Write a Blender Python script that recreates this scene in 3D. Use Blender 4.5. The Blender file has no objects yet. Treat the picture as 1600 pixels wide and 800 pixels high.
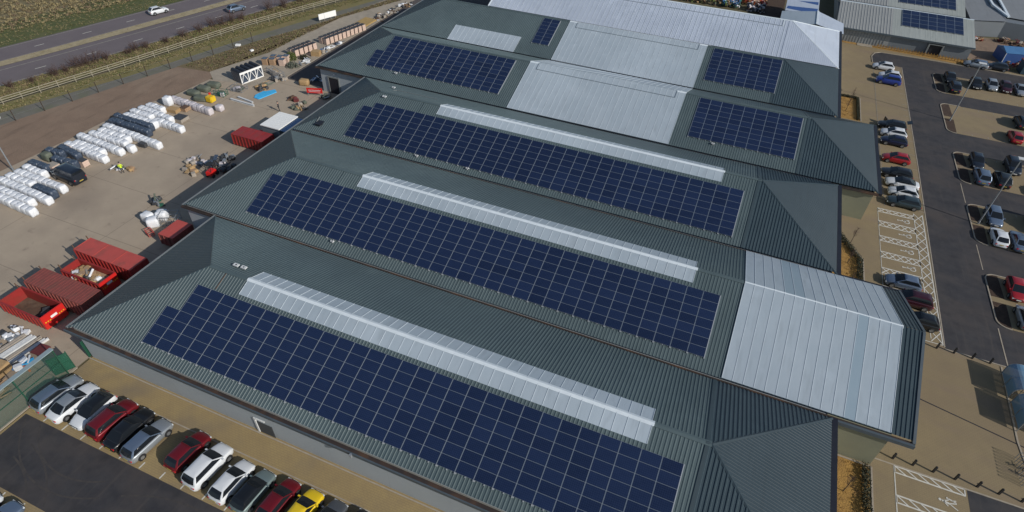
import bpy, bmesh, math, random
from mathutils import Vector, Matrix
random.seed(7)
SC = bpy.context.scene
COL = SC.collection
R = math.radians

# ------------------------------------------------------------------ camera
cam = bpy.data.cameras.new('camera'); camo = bpy.data.objects.new('camera', cam); COL.objects.link(camo)
rx = Vector((0.92146117, 0.38735455, 0.02942387)); ux = Vector((-0.27561279, 0.59850426, 0.75221688)); fx = Vector((-0.27376432, 0.70124825, -0.6582583))
M4 = Matrix((( rx.x, ux.x, -fx.x, 54.7311), (rx.y, ux.y, -fx.y, -20.5574), (rx.z, ux.z, -fx.z, 50.5246), (0, 0, 0, 1)))
camo.matrix_world = M4
cam.sensor_width = 36; cam.lens = 21.244; cam.clip_end = 2000; cam.clip_start = 0.5
SC.camera = camo
# ------------------------------------------------------------------ light
SUN = Vector((0.970, -0.242, 0)).normalized() * math.cos(R(29.0)) + Vector((0, 0, math.sin(R(29.0))))
w = bpy.data.worlds.new('World'); SC.world = w; w.use_nodes = True
nt = w.node_tree; bg = nt.nodes['Background']
sky = nt.nodes.new('ShaderNodeTexSky'); sky.sky_type = 'NISHITA'; sky.sun_disc = False
sky.sun_elevation = R(29.5); sky.sun_rotation = math.atan2(SUN.x, SUN.y); sky.air_density = 1.0; sky.dust_density = 0.6
nt.links.new(sky.outputs[0], bg.inputs[0]); bg.inputs[1].default_value = 0.084
sl = bpy.data.lights.new('sun', 'SUN'); sl.energy = 3.6; sl.angle = R(0.5); sl.color = (1.0, 0.955, 0.88)
so = bpy.data.objects.new('sun', sl); COL.objects.link(so); so.rotation_euler = SUN.to_track_quat('Z', 'Y').to_euler(); so.location = SUN * 100
SC.view_settings.view_transform = 'Standard'; SC.view_settings.look = 'None'; SC.view_settings.gamma = 1; SC.view_settings.exposure = 0.13
SC.view_settings.use_curve_mapping = False
SC.render.engine = 'CYCLES'

# ------------------------------------------------------------------ helpers
def tag(o, label=None, cat=None, group=None, kind=None):
    if label: o['label'] = label
    if cat: o['category'] = cat
    if group: o['group'] = group
    if kind: o['kind'] = kind
    return o
def empty(name, label, cat, loc=(0, 0, 0), rz=0, group=None, kind=None):
    o = bpy.data.objects.new(name, None); COL.objects.link(o)
    o.empty_display_size = .3
    o.location = loc; o.rotation_euler = (0, 0, rz)
    return tag(o, label, cat, group, kind)
class MB:
    def __init__(s): s.v = []; s.f = []; s.uv = None; s.mi = []
    def add(s, vs, fs, mi=0):
        n = len(s.v); s.v += [tuple(a) for a in vs]; s.f += [tuple(n + i for i in f) for f in fs]; s.mi += [mi] * len(fs); return s
    def box(s, x0, x1, y0, y1, z0, z1, mi=0):
        return s.add([(x0, y0, z0), (x1, y0, z0), (x1, y1, z0), (x0, y1, z0), (x0, y0, z1), (x1, y0, z1), (x1, y1, z1), (x0, y1, z1)],
                     [(0, 3, 2, 1), (4, 5, 6, 7), (0, 1, 5, 4), (1, 2, 6, 5), (2, 3, 7, 6), (3, 0, 4, 7)], mi)
    def rbox(s, cx, cy, z0, w, d, h, a=0, tilt=0, mi=0):
        ca, sa = math.cos(a), math.sin(a); vs = []
        for z in (0, h):
            for (x, y) in ((-w/2, -d/2), (w/2, -d/2), (w/2, d/2), (-w/2, d/2)):
                vs.append((cx + x * ca - y * sa, cy + x * sa + y * ca, z0 + z + tilt * x))
        return s.add(vs, [(0, 3, 2, 1), (4, 5, 6, 7), (0, 1, 5, 4), (1, 2, 6, 5), (2, 3, 7, 6), (3, 0, 4, 7)], mi)
    def beam(s, a, b, w, h=None, up=(0, 0, 1), mi=0):
        h = h or w; a = Vector(a); b = Vector(b); d = (b - a).normalized(); upv = Vector(up)
        if abs(d.dot(upv)) > .98: upv = Vector((0, 1, 0))
        sx = d.cross(upv).normalized() * w / 2; sz = sx.cross(d).normalized() * h / 2
        vs = [a - sx - sz, a + sx - sz, a + sx + sz, a - sx + sz, b - sx - sz, b + sx - sz, b + sx + sz, b - sx + sz]
        return s.add(vs, [(0, 3, 2, 1), (4, 5, 6, 7), (0, 1, 5, 4), (1, 2, 6, 5), (2, 3, 7, 6), (3, 0, 4, 7)], mi)
    def cyl(s, a, b, r, r2=None, n=10, mi=0):
        r2 = r if r2 is None else r2; a = Vector(a); b = Vector(b); d = (b - a).normalized()
        q = Vector((0, 0, 1)) if abs(d.z) < .9 else Vector((1, 0, 0)); e = d.cross(q).normalized(); g = d.cross(e)
        vs = []
        for (c, rr) in ((a, r), (b, r2)):
            for k in range(n):
                t = 2 * math.pi * k / n; vs.append(c + e * math.cos(t) * rr + g * math.sin(t) * rr)
        fs = [(k, (k + 1) % n, n + (k + 1) % n, n + k) for k in range(n)] + [tuple(range(n - 1, -1, -1)), tuple(range(n, 2 * n))]
        return s.add(vs, fs, mi)
    def prism(s, pts, z0, z1, mi=0):
        n = len(pts); vs = [(x, y, z0) for x, y in pts] + [(x, y, z1) for x, y in pts]
        return s.add(vs, [tuple(range(n - 1, -1, -1)), tuple(range(n, 2 * n))] + [(k, (k + 1) % n, n + (k + 1) % n, n + k) for k in range(n)], mi)
    def flat(s, pts, z, mi=0):
        return s.add([(x, y, z) for x, y in pts], [tuple(range(len(pts)))], mi)
    def build(s, name, mat, parent=None, smooth=False, bevel=0):
        me = bpy.data.meshes.new(name); me.from_pydata(s.v, [], s.f)
        for m in (mat if isinstance(mat, (list, tuple)) else [mat]): me.materials.append(m)
        if any(s.mi): me.polygons.foreach_set('material_index', s.mi)
        bm = bmesh.new(); bm.from_mesh(me); bmesh.ops.recalc_face_normals(bm, faces=bm.faces)
        if bevel: bmesh.ops.bevel(bm, geom=bm.edges[:], offset=bevel, segments=2, affect='EDGES', clamp_overlap=True)
        bm.to_mesh(me); bm.free()
        if smooth: me.polygons.foreach_set('use_smooth', [True] * len(me.polygons))
        me.update()
        o = bpy.data.objects.new(name, me); COL.objects.link(o)
        if parent: o.parent = parent
        return o
def sheet(name, pts, z, mat):
    m = MB(); m.flat(pts, z); o = m.build(name, mat)
    for p in o.data.polygons:
        if p.normal.z < 0: o.data.flip_normals(); break
    return tag(o, kind='structure')
def copy_tree(o, loc, rz=None, label=None, group=None):
    def cp(a, par):
        c = a.copy(); COL.objects.link(c)
        if par is not None: c.parent = par
        for ch in kids.get(a, ()): cp(ch, c)
        return c
    kids = {}
    def walk(a):
        kids[a] = list(a.children)
        for b in kids[a]: walk(b)
    walk(o)
    c = cp(o, None); c.location = loc
    if rz is not None: c.rotation_euler = (0, 0, rz)
    if label: c['label'] = label
    if group: c['group'] = group
    return c
ORD = ['', 'first', 'second', 'third', 'fourth', 'fifth', 'sixth', 'seventh', 'eighth', 'ninth', 'tenth', 'eleventh', 'twelfth', 'thirteenth', 'fourteenth', 'fifteenth', 'sixteenth', 'seventeenth', 'eighteenth', 'nineteenth', 'twentieth', 'twenty-first', 'twenty-second']

# ------------------------------------------------------------------ materials
def mk(name, c1, c2=None, scale=1.0, rough=.8, c3=None, s3=.1, amt3=.5, metal=0, bump=0, bscale=20, detail=6, spec=None, coat=0, trans=0, stretch=None):
    m = bpy.data.materials.new(name); m.use_nodes = True; n = m.node_tree.nodes; l = m.node_tree.links
    b = n['Principled BSDF']; b.inputs['Roughness'].default_value = rough; b.inputs['Metallic'].default_value = metal
    if spec is not None: b.inputs['Specular IOR Level'].default_value = spec
    if coat: b.inputs['Coat Weight'].default_value = coat; b.inputs['Coat Roughness'].default_value = .06
    tc = n.new('ShaderNodeTexCoord'); src = tc.outputs['Object']
    if stretch:
        mp = n.new('ShaderNodeMapping'); mp.inputs['Scale'].default_value = stretch; l.new(src, mp.inputs[0]); src = mp.outputs[0]
    m['src'] = 0
    if c2 is None:
        b.inputs['Base Color'].default_value = (*c1, 1); last = None
    else:
        t = n.new('ShaderNodeTexNoise'); t.inputs['Scale'].default_value = scale; t.inputs['Detail'].default_value = detail; t.inputs['Roughness'].default_value = .65
        l.new(src, t.inputs['Vector'])
        mr = n.new('ShaderNodeMapRange'); mr.inputs[1].default_value = .32; mr.inputs[2].default_value = .68; l.new(t.outputs[0], mr.inputs[0])
        mx = n.new('ShaderNodeMix'); mx.data_type = 'RGBA'; mx.inputs[6].default_value = (*c1, 1); mx.inputs[7].default_value = (*c2, 1); l.new(mr.outputs[0], mx.inputs[0]); last = mx.outputs[2]
        if c3:
            t2 = n.new('ShaderNodeTexNoise'); t2.inputs['Scale'].default_value = s3; t2.inputs['Detail'].default_value = 5; l.new(src, t2.inputs['Vector'])
            mr2 = n.new('ShaderNodeMapRange'); mr2.inputs[1].default_value = .5; mr2.inputs[2].default_value = .72; mr2.inputs[4].default_value = amt3; l.new(t2.outputs[0], mr2.inputs[0])
            m2 = n.new('ShaderNodeMix'); m2.data_type = 'RGBA'; l.new(last, m2.inputs[6]); m2.inputs[7].default_value = (*c3, 1); l.new(mr2.outputs[0], m2.inputs[0]); last = m2.outputs[2]
        l.new(last, b.inputs['Base Color'])
    if bump:
        tb = n.new('ShaderNodeTexNoise'); tb.inputs['Scale'].default_value = bscale; tb.inputs['Detail'].default_value = 4; l.new(src, tb.inputs['Vector'])
        bp = n.new('ShaderNodeBump'); bp.inputs['Strength'].default_value = bump; bp.inputs['Distance'].default_value = .1; l.new(tb.outputs[0], bp.inputs['Height']); l.new(bp.outputs[0], b.inputs['Normal'])
    return m
def layer(m, tex, col, fac_lo, fac_hi, amt, **kw):
    """mix another colour in through a texture's factor (joints, seams, streaks)"""
    n = m.node_tree.nodes; l = m.node_tree.links; b = n['Principled BSDF']
    t = n.new(tex); tc = n.new('ShaderNodeTexCoord'); mp = n.new('ShaderNodeMapping')
    mp.inputs['Scale'].default_value = kw.pop('mscale', (1, 1, 1)); mp.inputs['Rotation'].default_value = kw.pop('mrot', (0, 0, 0)); mp.inputs['Location'].default_value = kw.pop('mloc', (0, 0, 0))
    l.new(tc.outputs['Object'], mp.inputs[0]); l.new(mp.outputs[0], t.inputs['Vector'])
    for k, v in kw.items():
        if k in ('offset', 'offset_frequency'): setattr(t, k, v)
        else: t.inputs[k].default_value = v
    out = t.outputs['Fac'] if 'Fac' in t.outputs else t.outputs[0]
    mr = n.new('ShaderNodeMapRange'); mr.inputs[1].default_value = fac_lo; mr.inputs[2].default_value = fac_hi; mr.inputs[4].default_value = amt; l.new(out, mr.inputs[0])
    mx = n.new('ShaderNodeMix'); mx.data_type = 'RGBA'; mx.inputs[7].default_value = (*col, 1); l.new(mr.outputs[0], mx.inputs[0])
    lk = b.inputs['Base Color'].links
    if lk: l.new(lk[0].from_socket, mx.inputs[6])
    else: mx.inputs[6].default_value = b.inputs['Base Color'].default_value
    l.new(mx.outputs[2], b.inputs['Base Color'])
    return m
M = {}
M['earth'] = mk('earth', (.13, .105, .055), (.09, .085, .04), .6, .95, c3=(.16, .11, .07), s3=.07, amt3=.7, bump=.5, bscale=6)
M['dirt'] = mk('dirt', (.225, .155, .108), (.185, .128, .09), .45, .95, c3=(.26, .195, .14), s3=.12, amt3=.6, bump=.6, bscale=4)
layer(M['dirt'], 'ShaderNodeTexNoise', (.12, .082, .058), .55, .75, .7, mscale=(.25, .05, 1), mrot=(0, 0, -.28), Scale=3.0, Detail=5.0)
M['concrete'] = mk('concrete', (.375, .305, .228), (.325, .264, .198), .35, .9, c3=(.235, .19, .148), s3=.09, amt3=.8, bump=.15, bscale=12, detail=9)
layer(M['concrete'], 'ShaderNodeTexBrick', (.13, .105, .08), .5, 1, .55, Scale=1.0, **{'Mortar Size': .05, 'Mortar Smooth': .2, 'Brick Width': 13.0, 'Row Height': 9.0}, mloc=(2, 3, 0), offset=0.0)
layer(M['concrete'], 'ShaderNodeTexNoise', (.15, .115, .09), .62, .75, .5, Scale=.8, Detail=8.0)
M['concrete_pale'] = mk('pale_concrete', (.36, .31, .24), (.28, .24, .19), .8, .9, c3=(.22, .19, .15), s3=.3, amt3=.6)
M['paving'] = mk('block_paving', (.25, .192, .105), (.215, .164, .093), .5, .9, c3=(.19, .142, .092), s3=.08, amt3=.7, bump=.1, bscale=15, detail=9)
layer(M['paving'], 'ShaderNodeTexBrick', (.13, .10, .065), .3, 1, .35, Scale=1.0, **{'Mortar Size': .02, 'Mortar Smooth': .3, 'Brick Width': .4, 'Row Height': .2}, offset=.5)
layer(M['paving'], 'ShaderNodeTexNoise', (.20, .145, .11), .52, .75, .6, mscale=(.3, 1, 1), Scale=.35, Detail=6.0)
M['paving_front'] = mk('front_paving', (.31, .23, .105), (.26, .19, .095), .7, .9, c3=(.16, .13, .10), s3=.2, amt3=.6, bump=.1, bscale=15, detail=9)
layer(M['paving_front'], 'ShaderNodeTexBrick', (.14, .11, .07), .3, 1, .35, Scale=1.0, **{'Mortar Size': .02, 'Mortar Smooth': .3, 'Brick Width': .4, 'Row Height': .2}, offset=.5)
M['asphalt'] = mk('asphalt', (.022, .022, .027), (.042, .040, .043), .7, .85, c3=(.056, .046, .042), s3=.16, amt3=.9, bump=.15, bscale=30, detail=10)
layer(M['asphalt'], 'ShaderNodeTexNoise', (.072, .060, .054), .45, .85, .7, mscale=(.5, .8, 1), mrot=(0, 0, .35), Scale=.45, Detail=8.0)
layer(M['asphalt'], 'ShaderNodeTexNoise', (.074, .062, .055), .56, .80, .5, mscale=(1.8, .12, 1), mrot=(0, 0, .9), Scale=.9, Detail=4.0)
layer(M['asphalt'], 'ShaderNodeTexNoise', (.017, .017, .020), .58, .75, .6, Scale=.5, Detail=3.0)
M['yard_shade'] = mk('shaded_yard_ground', (.085, .072, .066), (.07, .062, .06), .4, .9, c3=(.10, .082, .070), s3=.12, amt3=.8, bump=.15, bscale=20, detail=9)  # dark tone carries the building's shade on the yard
M['road'] = mk('road_asphalt', (.14, .118, .124), (.12, .10, .107), .25, .88, c3=(.115, .098, .096), s3=.1, amt3=.6, bump=.1, bscale=20, detail=10)
M['track'] = mk('track_surface', (.15, .14, .118), (.12, .115, .095), .5, .92, c3=(.115, .12, .07), s3=.35, amt3=.8, bump=.4, bscale=6)
M['median'] = mk('median_gravel', (.36, .30, .19), (.28, .23, .14), 1.2, .95, c3=(.2, .17, .09), s3=.5, amt3=.6, bump=.5, bscale=8)
M['verge'] = mk('verge_grass', (.19, .160, .062), (.14, .128, .045), .8, .95, c3=(.20, .15, .07), s3=.25, amt3=.9, bump=.8, bscale=5)
M['grass'] = mk('mown_grass', (.062, .078, .022), (.08, .088, .028), .6, .95, c3=(.105, .10, .04), s3=.15, amt3=.7, bump=.5, bscale=5)
M['rough'] = mk('rough_grass', (.19, .155, .08), (.135, .115, .058), .7, .95, c3=(.075, .062, .035), s3=.5, amt3=.8, bump=1, bscale=3)
M['heath'] = mk('brown_verge', (.165, .120, .062), (.125, .098, .048), .9, .95, c3=(.115, .11, .045), s3=.3, amt3=.9, bump=.8, bscale=5)
M['paint'] = mk('white_road_paint', (.62, .60, .54), (.48, .46, .40), 3, .7)
M['paint_dim'] = mk('worn_road_paint', (.30, .28, .24), (.20, .18, .16), 2, .8)
M['kerb'] = mk('kerb_concrete', (.36, .31, .24), (.28, .24, .19), 2, .9)
M['soil'] = mk('bed_soil', (.038, .022, .014), (.06, .034, .022), 2, 1, c3=(.08, .05, .03), s3=1.5, amt3=.7, bump=.8, bscale=8)
M['gold'] = mk('dry_mulch', (.36, .205, .05), (.27, .15, .04), 1.6, .95, c3=(.18, .10, .035), s3=.7, amt3=.7, bump=.8, bscale=8)
# roofs
def roofmat(name, a, b, rough=.5, spec=.35):
    m = mk(name, a, b, .25, rough, c3=tuple(v * 1.18 for v in a), s3=.06, amt3=.8, detail=8, spec=spec)
    layer(m, 'ShaderNodeTexNoise', tuple(v * .72 for v in a), .52, .8, .6, mscale=(2.2, .12, 1), Scale=1.0, Detail=6.0)
    layer(m, 'ShaderNodeTexNoise', tuple(v * 1.3 + .008 for v in a), .6, .8, .45, Scale=.35, Detail=9.0)
    return m
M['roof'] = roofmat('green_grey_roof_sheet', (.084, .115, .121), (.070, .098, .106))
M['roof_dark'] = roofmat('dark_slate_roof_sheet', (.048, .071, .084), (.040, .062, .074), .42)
M['roof_hip'] = roofmat('shade_toned_hip_sheet', (.033, .050, .061), (.028, .044, .054), .45)  # hips toned below the main sheet; their dull light is put into the colour
M['flash'] = mk('dark_flashing', (.042, .063, .073), (.036, .055, .064), .8, .5)
M['trim'] = mk('pale_grey_trim', (.20, .215, .215), (.16, .17, .17), 1, .5)
M['fascia'] = mk('blue_grey_fascia', (.075, .095, .11), (.06, .078, .092), 1, .5)
M['gutter'] = mk('rusty_gutter', (.045, .028, .02), (.022, .018, .018), 1.5, .7, c3=(.10, .05, .025), s3=.6, amt3=.9)
M['gutter_in'] = mk('valley_gutter', (.022, .02, .02), (.05, .03, .022), 1.2, .7, c3=(.11, .055, .028), s3=.5, amt3=.8)
M['black'] = mk('black_gutter', (.010, .011, .018), (.016, .017, .024), 1, .5)
M['light'] = roofmat('pale_rooflight_sheet', (.36, .415, .46), (.32, .378, .425), .45, .45)
layer(M['light'], 'ShaderNodeTexBrick', (.235, .30, .355), 0, 1, .0, Scale=1.0)
M['light2'] = mk('weathered_rooflight', (.27, .345, .40), (.25, .325, .38), .4, .4)
M['light6'] = roofmat('pale_silver_roof_sheet', (.42, .47, .55), (.37, .42, .50), .45, .45)
M['light_seam'] = mk('rooflight_seam', (.56, .61, .65), (.47, .53, .57), 2, .4)
M['seam_dk'] = mk('dark_joint', (.16, .20, .235), None)  # plain dark colour for the joint lines on pale sheets
M['cap_white'] = mk('white_ridge_cap', (.66, .72, .76), (.58, .64, .68), 1, .4)
M['wall'] = mk('grey_cladding', (.36, .39, .41), (.33, .36, .38), .2, .55, c3=(.30, .325, .335), s3=.15, amt3=.5, spec=.3)
layer(M['wall'], 'ShaderNodeTexBrick', (.26, .28, .30), .4, 1, .4, Scale=1.0, **{'Mortar Size': .02, 'Brick Width': 6.0, 'Row Height': 50.0}, mloc=(0, 0, 10), mrot=(R(90), 0, 0), offset=0.0)
M['wall_cream'] = mk('cream_cladding', (.23, .23, .155), (.20, .20, .14), .4, .6)
M['panel'] = None
def panelmat():
    m = bpy.data.materials.new('solar_cells'); m.use_nodes = True; n = m.node_tree.nodes; l = m.node_tree.links; b = n['Principled BSDF']
    uv = n.new('ShaderNodeTexCoord'); sx = n.new('ShaderNodeSeparateXYZ'); l.new(uv.outputs['UV'], sx.inputs[0])
    def math_(op, a, v=None, c=None):
        q = n.new('ShaderNodeMath'); q.operation = op
        for i, t in enumerate((a, v)):
            if t is None: continue
            if isinstance(t, (int, float)): q.inputs[i].default_value = t
            else: l.new(t, q.inputs[i])
        return q.outputs[0]
    def line(src, num, wd):
        a = math_('MULTIPLY', src, num); a = math_('FRACT', a); a = math_('SUBTRACT', a, .5); a = math_('ABSOLUTE', a); return math_('GREATER_THAN', a, .5 - wd)
    def edge(src, wd):
        a = math_('SUBTRACT', src, .5); a = math_('ABSOLUTE', a); return math_('GREATER_THAN', a, .5 - wd)
    cell = math_('MAXIMUM', line(sx.outputs[0], 10, .045), line(sx.outputs[1], 6, .045))
    fr = math_('MAXIMUM', edge(sx.outputs[0], .013), edge(sx.outputs[1], .016))
    ob = n.new('ShaderNodeTexCoord'); ns = n.new('ShaderNodeTexNoise'); ns.inputs['Scale'].default_value = 2.5; l.new(ob.outputs['Object'], ns.inputs['Vector'])
    geo = n.new('ShaderNodeObjectInfo')
    m0 = n.new('ShaderNodeMix'); m0.data_type = 'RGBA'; m0.inputs[6].default_value = (.004, .010, .032, 1); m0.inputs[7].default_value = (.013, .026, .072, 1)
    ad = math_('ADD', ns.outputs[0], geo.outputs['Random']); ad = math_('MULTIPLY', ad, .5); l.new(ad, m0.inputs[0])
    m1 = n.new('ShaderNodeMix'); m1.data_type = 'RGBA'; l.new(m0.outputs[2], m1.inputs[6]); m1.inputs[7].default_value = (.045, .06, .11, 1)
    c_ = math_('MULTIPLY', cell, .6); l.new(c_, m1.inputs[0])
    m2 = n.new('ShaderNodeMix'); m2.data_type = 'RGBA'; l.new(m1.outputs[2], m2.inputs[6]); m2.inputs[7].default_value = (.16, .19, .23, 1); l.new(fr, m2.inputs[0])
    l.new(m2.outputs[2], b.inputs['Base Color']); b.inputs['Roughness'].default_value = .28; b.inputs['Specular IOR Level'].default_value = .35
    return m
M['panel'] = panelmat()
M['alu'] = mk('aluminium_rail', (.36, .38, .40), None, rough=.4, metal=.2)
M['galv'] = mk('galvanised_steel', (.36, .38, .40), (.28, .3, .32), 4, .45, metal=.5)
M['white'] = mk('white_metal', (.62, .63, .63), (.54, .55, .55), 1, .5)
M['white_clean'] = mk('white_board', (.78, .78, .76), None, rough=.5)
M['green'] = mk('dark_green_steel', (.012, .062, .038), (.018, .08, .05), 2, .5)
def meshmat(name, col, a):
    m = bpy.data.materials.new(name); m.use_nodes = True; n = m.node_tree.nodes; l = m.node_tree.links; b = n['Principled BSDF']
    b.inputs['Base Color'].default_value = (*col, 1); b.inputs['Roughness'].default_value = .7
    b.inputs['Alpha'].default_value = a
    return m
M['mesh'] = meshmat('green_fence_mesh', (.018, .085, .055), .20)
M['wiremesh'] = meshmat('thin_wire_mesh', (.08, .08, .07), .05)
M['red'] = mk('red_painted_steel', (.30, .026, .024), (.23, .024, .022), 1.2, .5, c3=(.22, .045, .03), s3=.6, amt3=.7)
M['red_bright'] = mk('bright_red_steel', (.62, .018, .015), (.52, .018, .015), 1, .45)
M['red_faded'] = mk('faded_red_lid', (.46, .075, .06), (.39, .068, .055), .8, .6, c3=(.20, .07, .05), s3=.7, amt3=.8)
M['red_rust'] = mk('rusty_red_lid', (.235, .06, .05), (.18, .05, .042), 1.2, .75, c3=(.13, .06, .045), s3=.8, amt3=.9)
M['rust'] = mk('rusty_steel', (.12, .065, .04), (.07, .045, .032), 2, .9, c3=(.16, .12, .085), s3=.8, amt3=.8)
M['bag'] = mk('white_wrap', (.76, .77, .79), (.66, .68, .71), 3, .45, c3=(.5, .53, .58), s3=1.5, amt3=.5, bump=.5, bscale=4)
M['bag_warm'] = mk('pinkish_white_wrap', (.60, .56, .57), (.50, .46, .48), 3, .45, c3=(.42, .36, .38), s3=1.5, amt3=.5, bump=.5, bscale=4)
M['bag_dark'] = mk('dark_blue_wrap', (.030, .045, .075), (.06, .08, .115), 3, .28, c3=(.15, .18, .22), s3=2.5, amt3=.6, bump=.8, bscale=5)
M['tyre'] = mk('tyre_rubber', (.016, .016, .017), None, rough=.85)
M['rim'] = mk('wheel_rim', (.32, .33, .34), (.22, .23, .24), 9, .35, metal=.6)
M['glass'] = mk('car_glass', (.012, .015, .019), None, rough=.1, spec=.35)
M['lamp_red'] = mk('tail_lamp_red', (.45, .015, .02), None, rough=.25)
M['lamp_clear'] = mk('headlamp_clear', (.55, .58, .6), None, rough=.15)
M['plate_y'] = mk('yellow_plate', (.42, .32, .06), None, rough=.5)
M['plate_w'] = mk('white_plate', (.75, .75, .72), None, rough=.5)
M['plastic'] = mk('black_plastic', (.018, .018, .02), None, rough=.6)
M['wood'] = mk('pale_timber', (.42, .28, .14), (.32, .21, .10), 3, .8)
M['wood2'] = mk('grey_timber', (.36, .32, .27), (.27, .235, .2), 3, .85)
M['card'] = mk('brown_card', (.38, .25, .15), (.30, .195, .12), 3, .85)
M['brick'] = mk('pinkish_brick', (.60, .45, .37), (.50, .37, .30), 2, .85)
M['bluesheet'] = mk('blue_sheet', (.06, .46, .80), (.05, .38, .70), 2, .4)
M['bluepaint'] = mk('blue_steel', (.06, .17, .34), (.05, .14, .29), 1, .5)
M['bluedeep'] = mk('deep_blue_sheet', (.03, .085, .26), (.025, .07, .22), 1, .5)
M['yellow'] = mk('yellow_plastic', (.70, .48, .02), (.6, .4, .02), 2, .4)
M['greenp'] = mk('green_crate', (.03, .13, .08), (.02, .09, .06), 3, .6)
M['greygreen'] = mk('grey_green_net', (.12, .135, .10), (.08, .095, .075), 3, .9, c3=(.2, .2, .16), s3=1, amt3=.7)
M['darkmix'] = mk('dark_scrap', (.03, .032, .036), (.07, .07, .075), 3, .6)
M['maroon'] = mk('maroon_board', (.16, .035, .032), (.13, .03, .03), 3, .7)
M['skin'] = mk('skin', (.5, .3, .22), None, rough=.6)
M['hivis'] = mk('hi_vis_cloth', (.65, .85, .03), None, rough=.7)
M['cloth'] = mk('dark_cloth', (.02, .022, .03), None, rough=.9)
M['leaf'] = mk('hedge_leaf', (.028, .034, .016), (.045, .045, .022), 3, .8)
M['leaf2'] = mk('bush_leaf', (.10, .125, .022), (.06, .085, .02), 3, .8)
M['twig'] = mk('bare_twig', (.06, .036, .030), (.085, .05, .04), 2, .9)
M['bark'] = mk('sapling_bark', (.05, .035, .025), None, rough=.9)
M['greyroof'] = roofmat('light_grey_roof_sheet', (.27, .28, .275), (.24, .25, .25), .6, .3)
M['greyroof2'] = roofmat('pale_grey_green_roof', (.29, .31, .295), (.26, .285, .27), .6, .3)
M['greywall'] = mk('grey_wall_sheet', (.16, .18, .20), (.14, .16, .175), .3, .6)
M['grey3'] = roofmat('dull_grey_roof', (.215, .225, .235), (.19, .2, .21), .6, .3)
M['shedpaint'] = mk('teal_shed', (.02, .05, .075), (.015, .04, .06), 1, .5)
M['glassblue'] = meshmat('blue_tinted_canopy', (.12, .25, .38), .85)
M['orange'] = mk('orange_plastic', (.6, .16, .05), None, rough=.6)

# ------------------------------------------------------------------ ground
sheet('ground', [(-700, -500), (700, -500), (700, 900), (-700, 900)], -.06, M['earth'])
def wl(y):     # x of the white line beside the central reserve
    pts = [(-200, -138), (10, -83.2), (41.7, -72.6), (52.1, -69.3), (64, -65.8), (86.5, -59.4), (120, -50.5), (200, -31), (400, 12)]
    for (a, b), (c, d) in zip(pts, pts[1:]):
        if y <= c: return b + (d - b) * (y - a) / (c - a)
    return pts[-1][1]
YS = [-200, -100, -40, 0, 10, 25, 41.7, 52, 64, 75, 86.5, 100, 120, 150, 200, 300, 400]
def ribbon(name, o0, o1, z, mat, ys=YS, kind='structure'):
    k = 1.045
    m = MB(); L = [(wl(y) + o0 * k, y) for y in ys]; Rr = [(wl(y) + o1 * k, y) for y in ys]
    vs = [(a, b, z) for a, b in L] + [(a, b, z) for a, b in Rr]; n = len(ys)
    m.add(vs, [(i, n + i, n + i + 1, i + 1) for i in range(n - 1)])
    o = m.build(name, mat)
    if o.data.polygons[0].normal.z < 0: o.data.flip_normals()
    return tag(o, kind=kind)
ribbon('far_field', -260, -24, -.03, M['rough'])
ribbon('grass_bank', -25, -11.3, -.026, M['grass'])
ribbon('road', -11.4, -4.1, -.012, M['road'])
ribbon('central_reserve', -4.2, -1.75, .03, M['median'])
ribbon('road_strip', -1.8, 7.3, -.012, M['road'])
ribbon('road_verge', 7.2, 13.5, -.02, M['verge'])
ribbon('edge_line', -.10, .12, -.004, M['paint_dim'])
ribbon('edge_line', 6.75, 6.95, -.004, M['paint_dim'])
ribbon('edge_line', -10.9, -10.7, -.004, M['paint_dim'])
ribbon('edge_line', -4.55, -4.4, -.004, M['paint_dim'])
m = MB()
def dashes(off, y0, step, ln):
    y = y0
    while y < 160:
        x0, x1 = wl(y) + off * 1.045, wl(y + ln) + off * 1.045
        m.add([(x0 - .09, y, -.004), (x0 + .09, y, -.004), (x1 + .09, y + ln, -.004), (x1 - .09, y + ln, -.004)], [(0, 1, 2, 3)]); y += step
dashes(3.72, 44.9 - 8.7 * 6, 8.7, 1.8); dashes(-7.5, 51.9 - 8.7 * 6, 8.7, 1.7)
tag(m.build('lane_dashes', M['paint']), kind='structure')
LO = [(-62, -20), (-58, 5), (-53.2, 28.1), (-47.9, 48), (-40.6, 73.2), (-29, 104), (-18, 132), (0, 180)]
HI = [(-66, -20), (-62, 5), (-57.2, 30.9), (-50.2, 50), (-43.0, 75.5), (-32.4, 106), (-21.5, 133), (-4, 182)]
sheet('verge_ground', [(-75, -20), (-68, 10), (-60, 33), (-53, 56), (-46, 82), (-40, 98), (-29, 128), (-8, 182)] + [(a + .4, b) for a, b in HI[::-1]], -.008, M['verge'])
sheet('track', HI + LO[::-1], 0.0, M['track'])
sheet('bare_earth', [(-62.2, -20), (-58.2, 5), (-53.4, 28.1), (-48.1, 48), (-44.5, 60), (-37.5, 60), (-36, 55), (-38, 44), (-40, 30), (-40, -20)], .004, M['dirt'])
sheet('heath_strip', [(-45.6, 57), (-40.8, 73.2), (-29.2, 104), (-18, 132), (-10, 132), (-30.2, 107), (-33.2, 95), (-34.3, 82), (-34.4, 70), (-38.2, 58)], .008, M['heath'])
sheet('storage_concrete', [(-38.5, 58), (-34.6, 70), (-34.5, 82.2), (-33.4, 95), (-30.5, 107.5), (-20, 130), (-10, 130), (-24, 100), (-24.4, 62), (-24.4, 56), (-34, 54.5)], .012, M['concrete_pale'])
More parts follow.
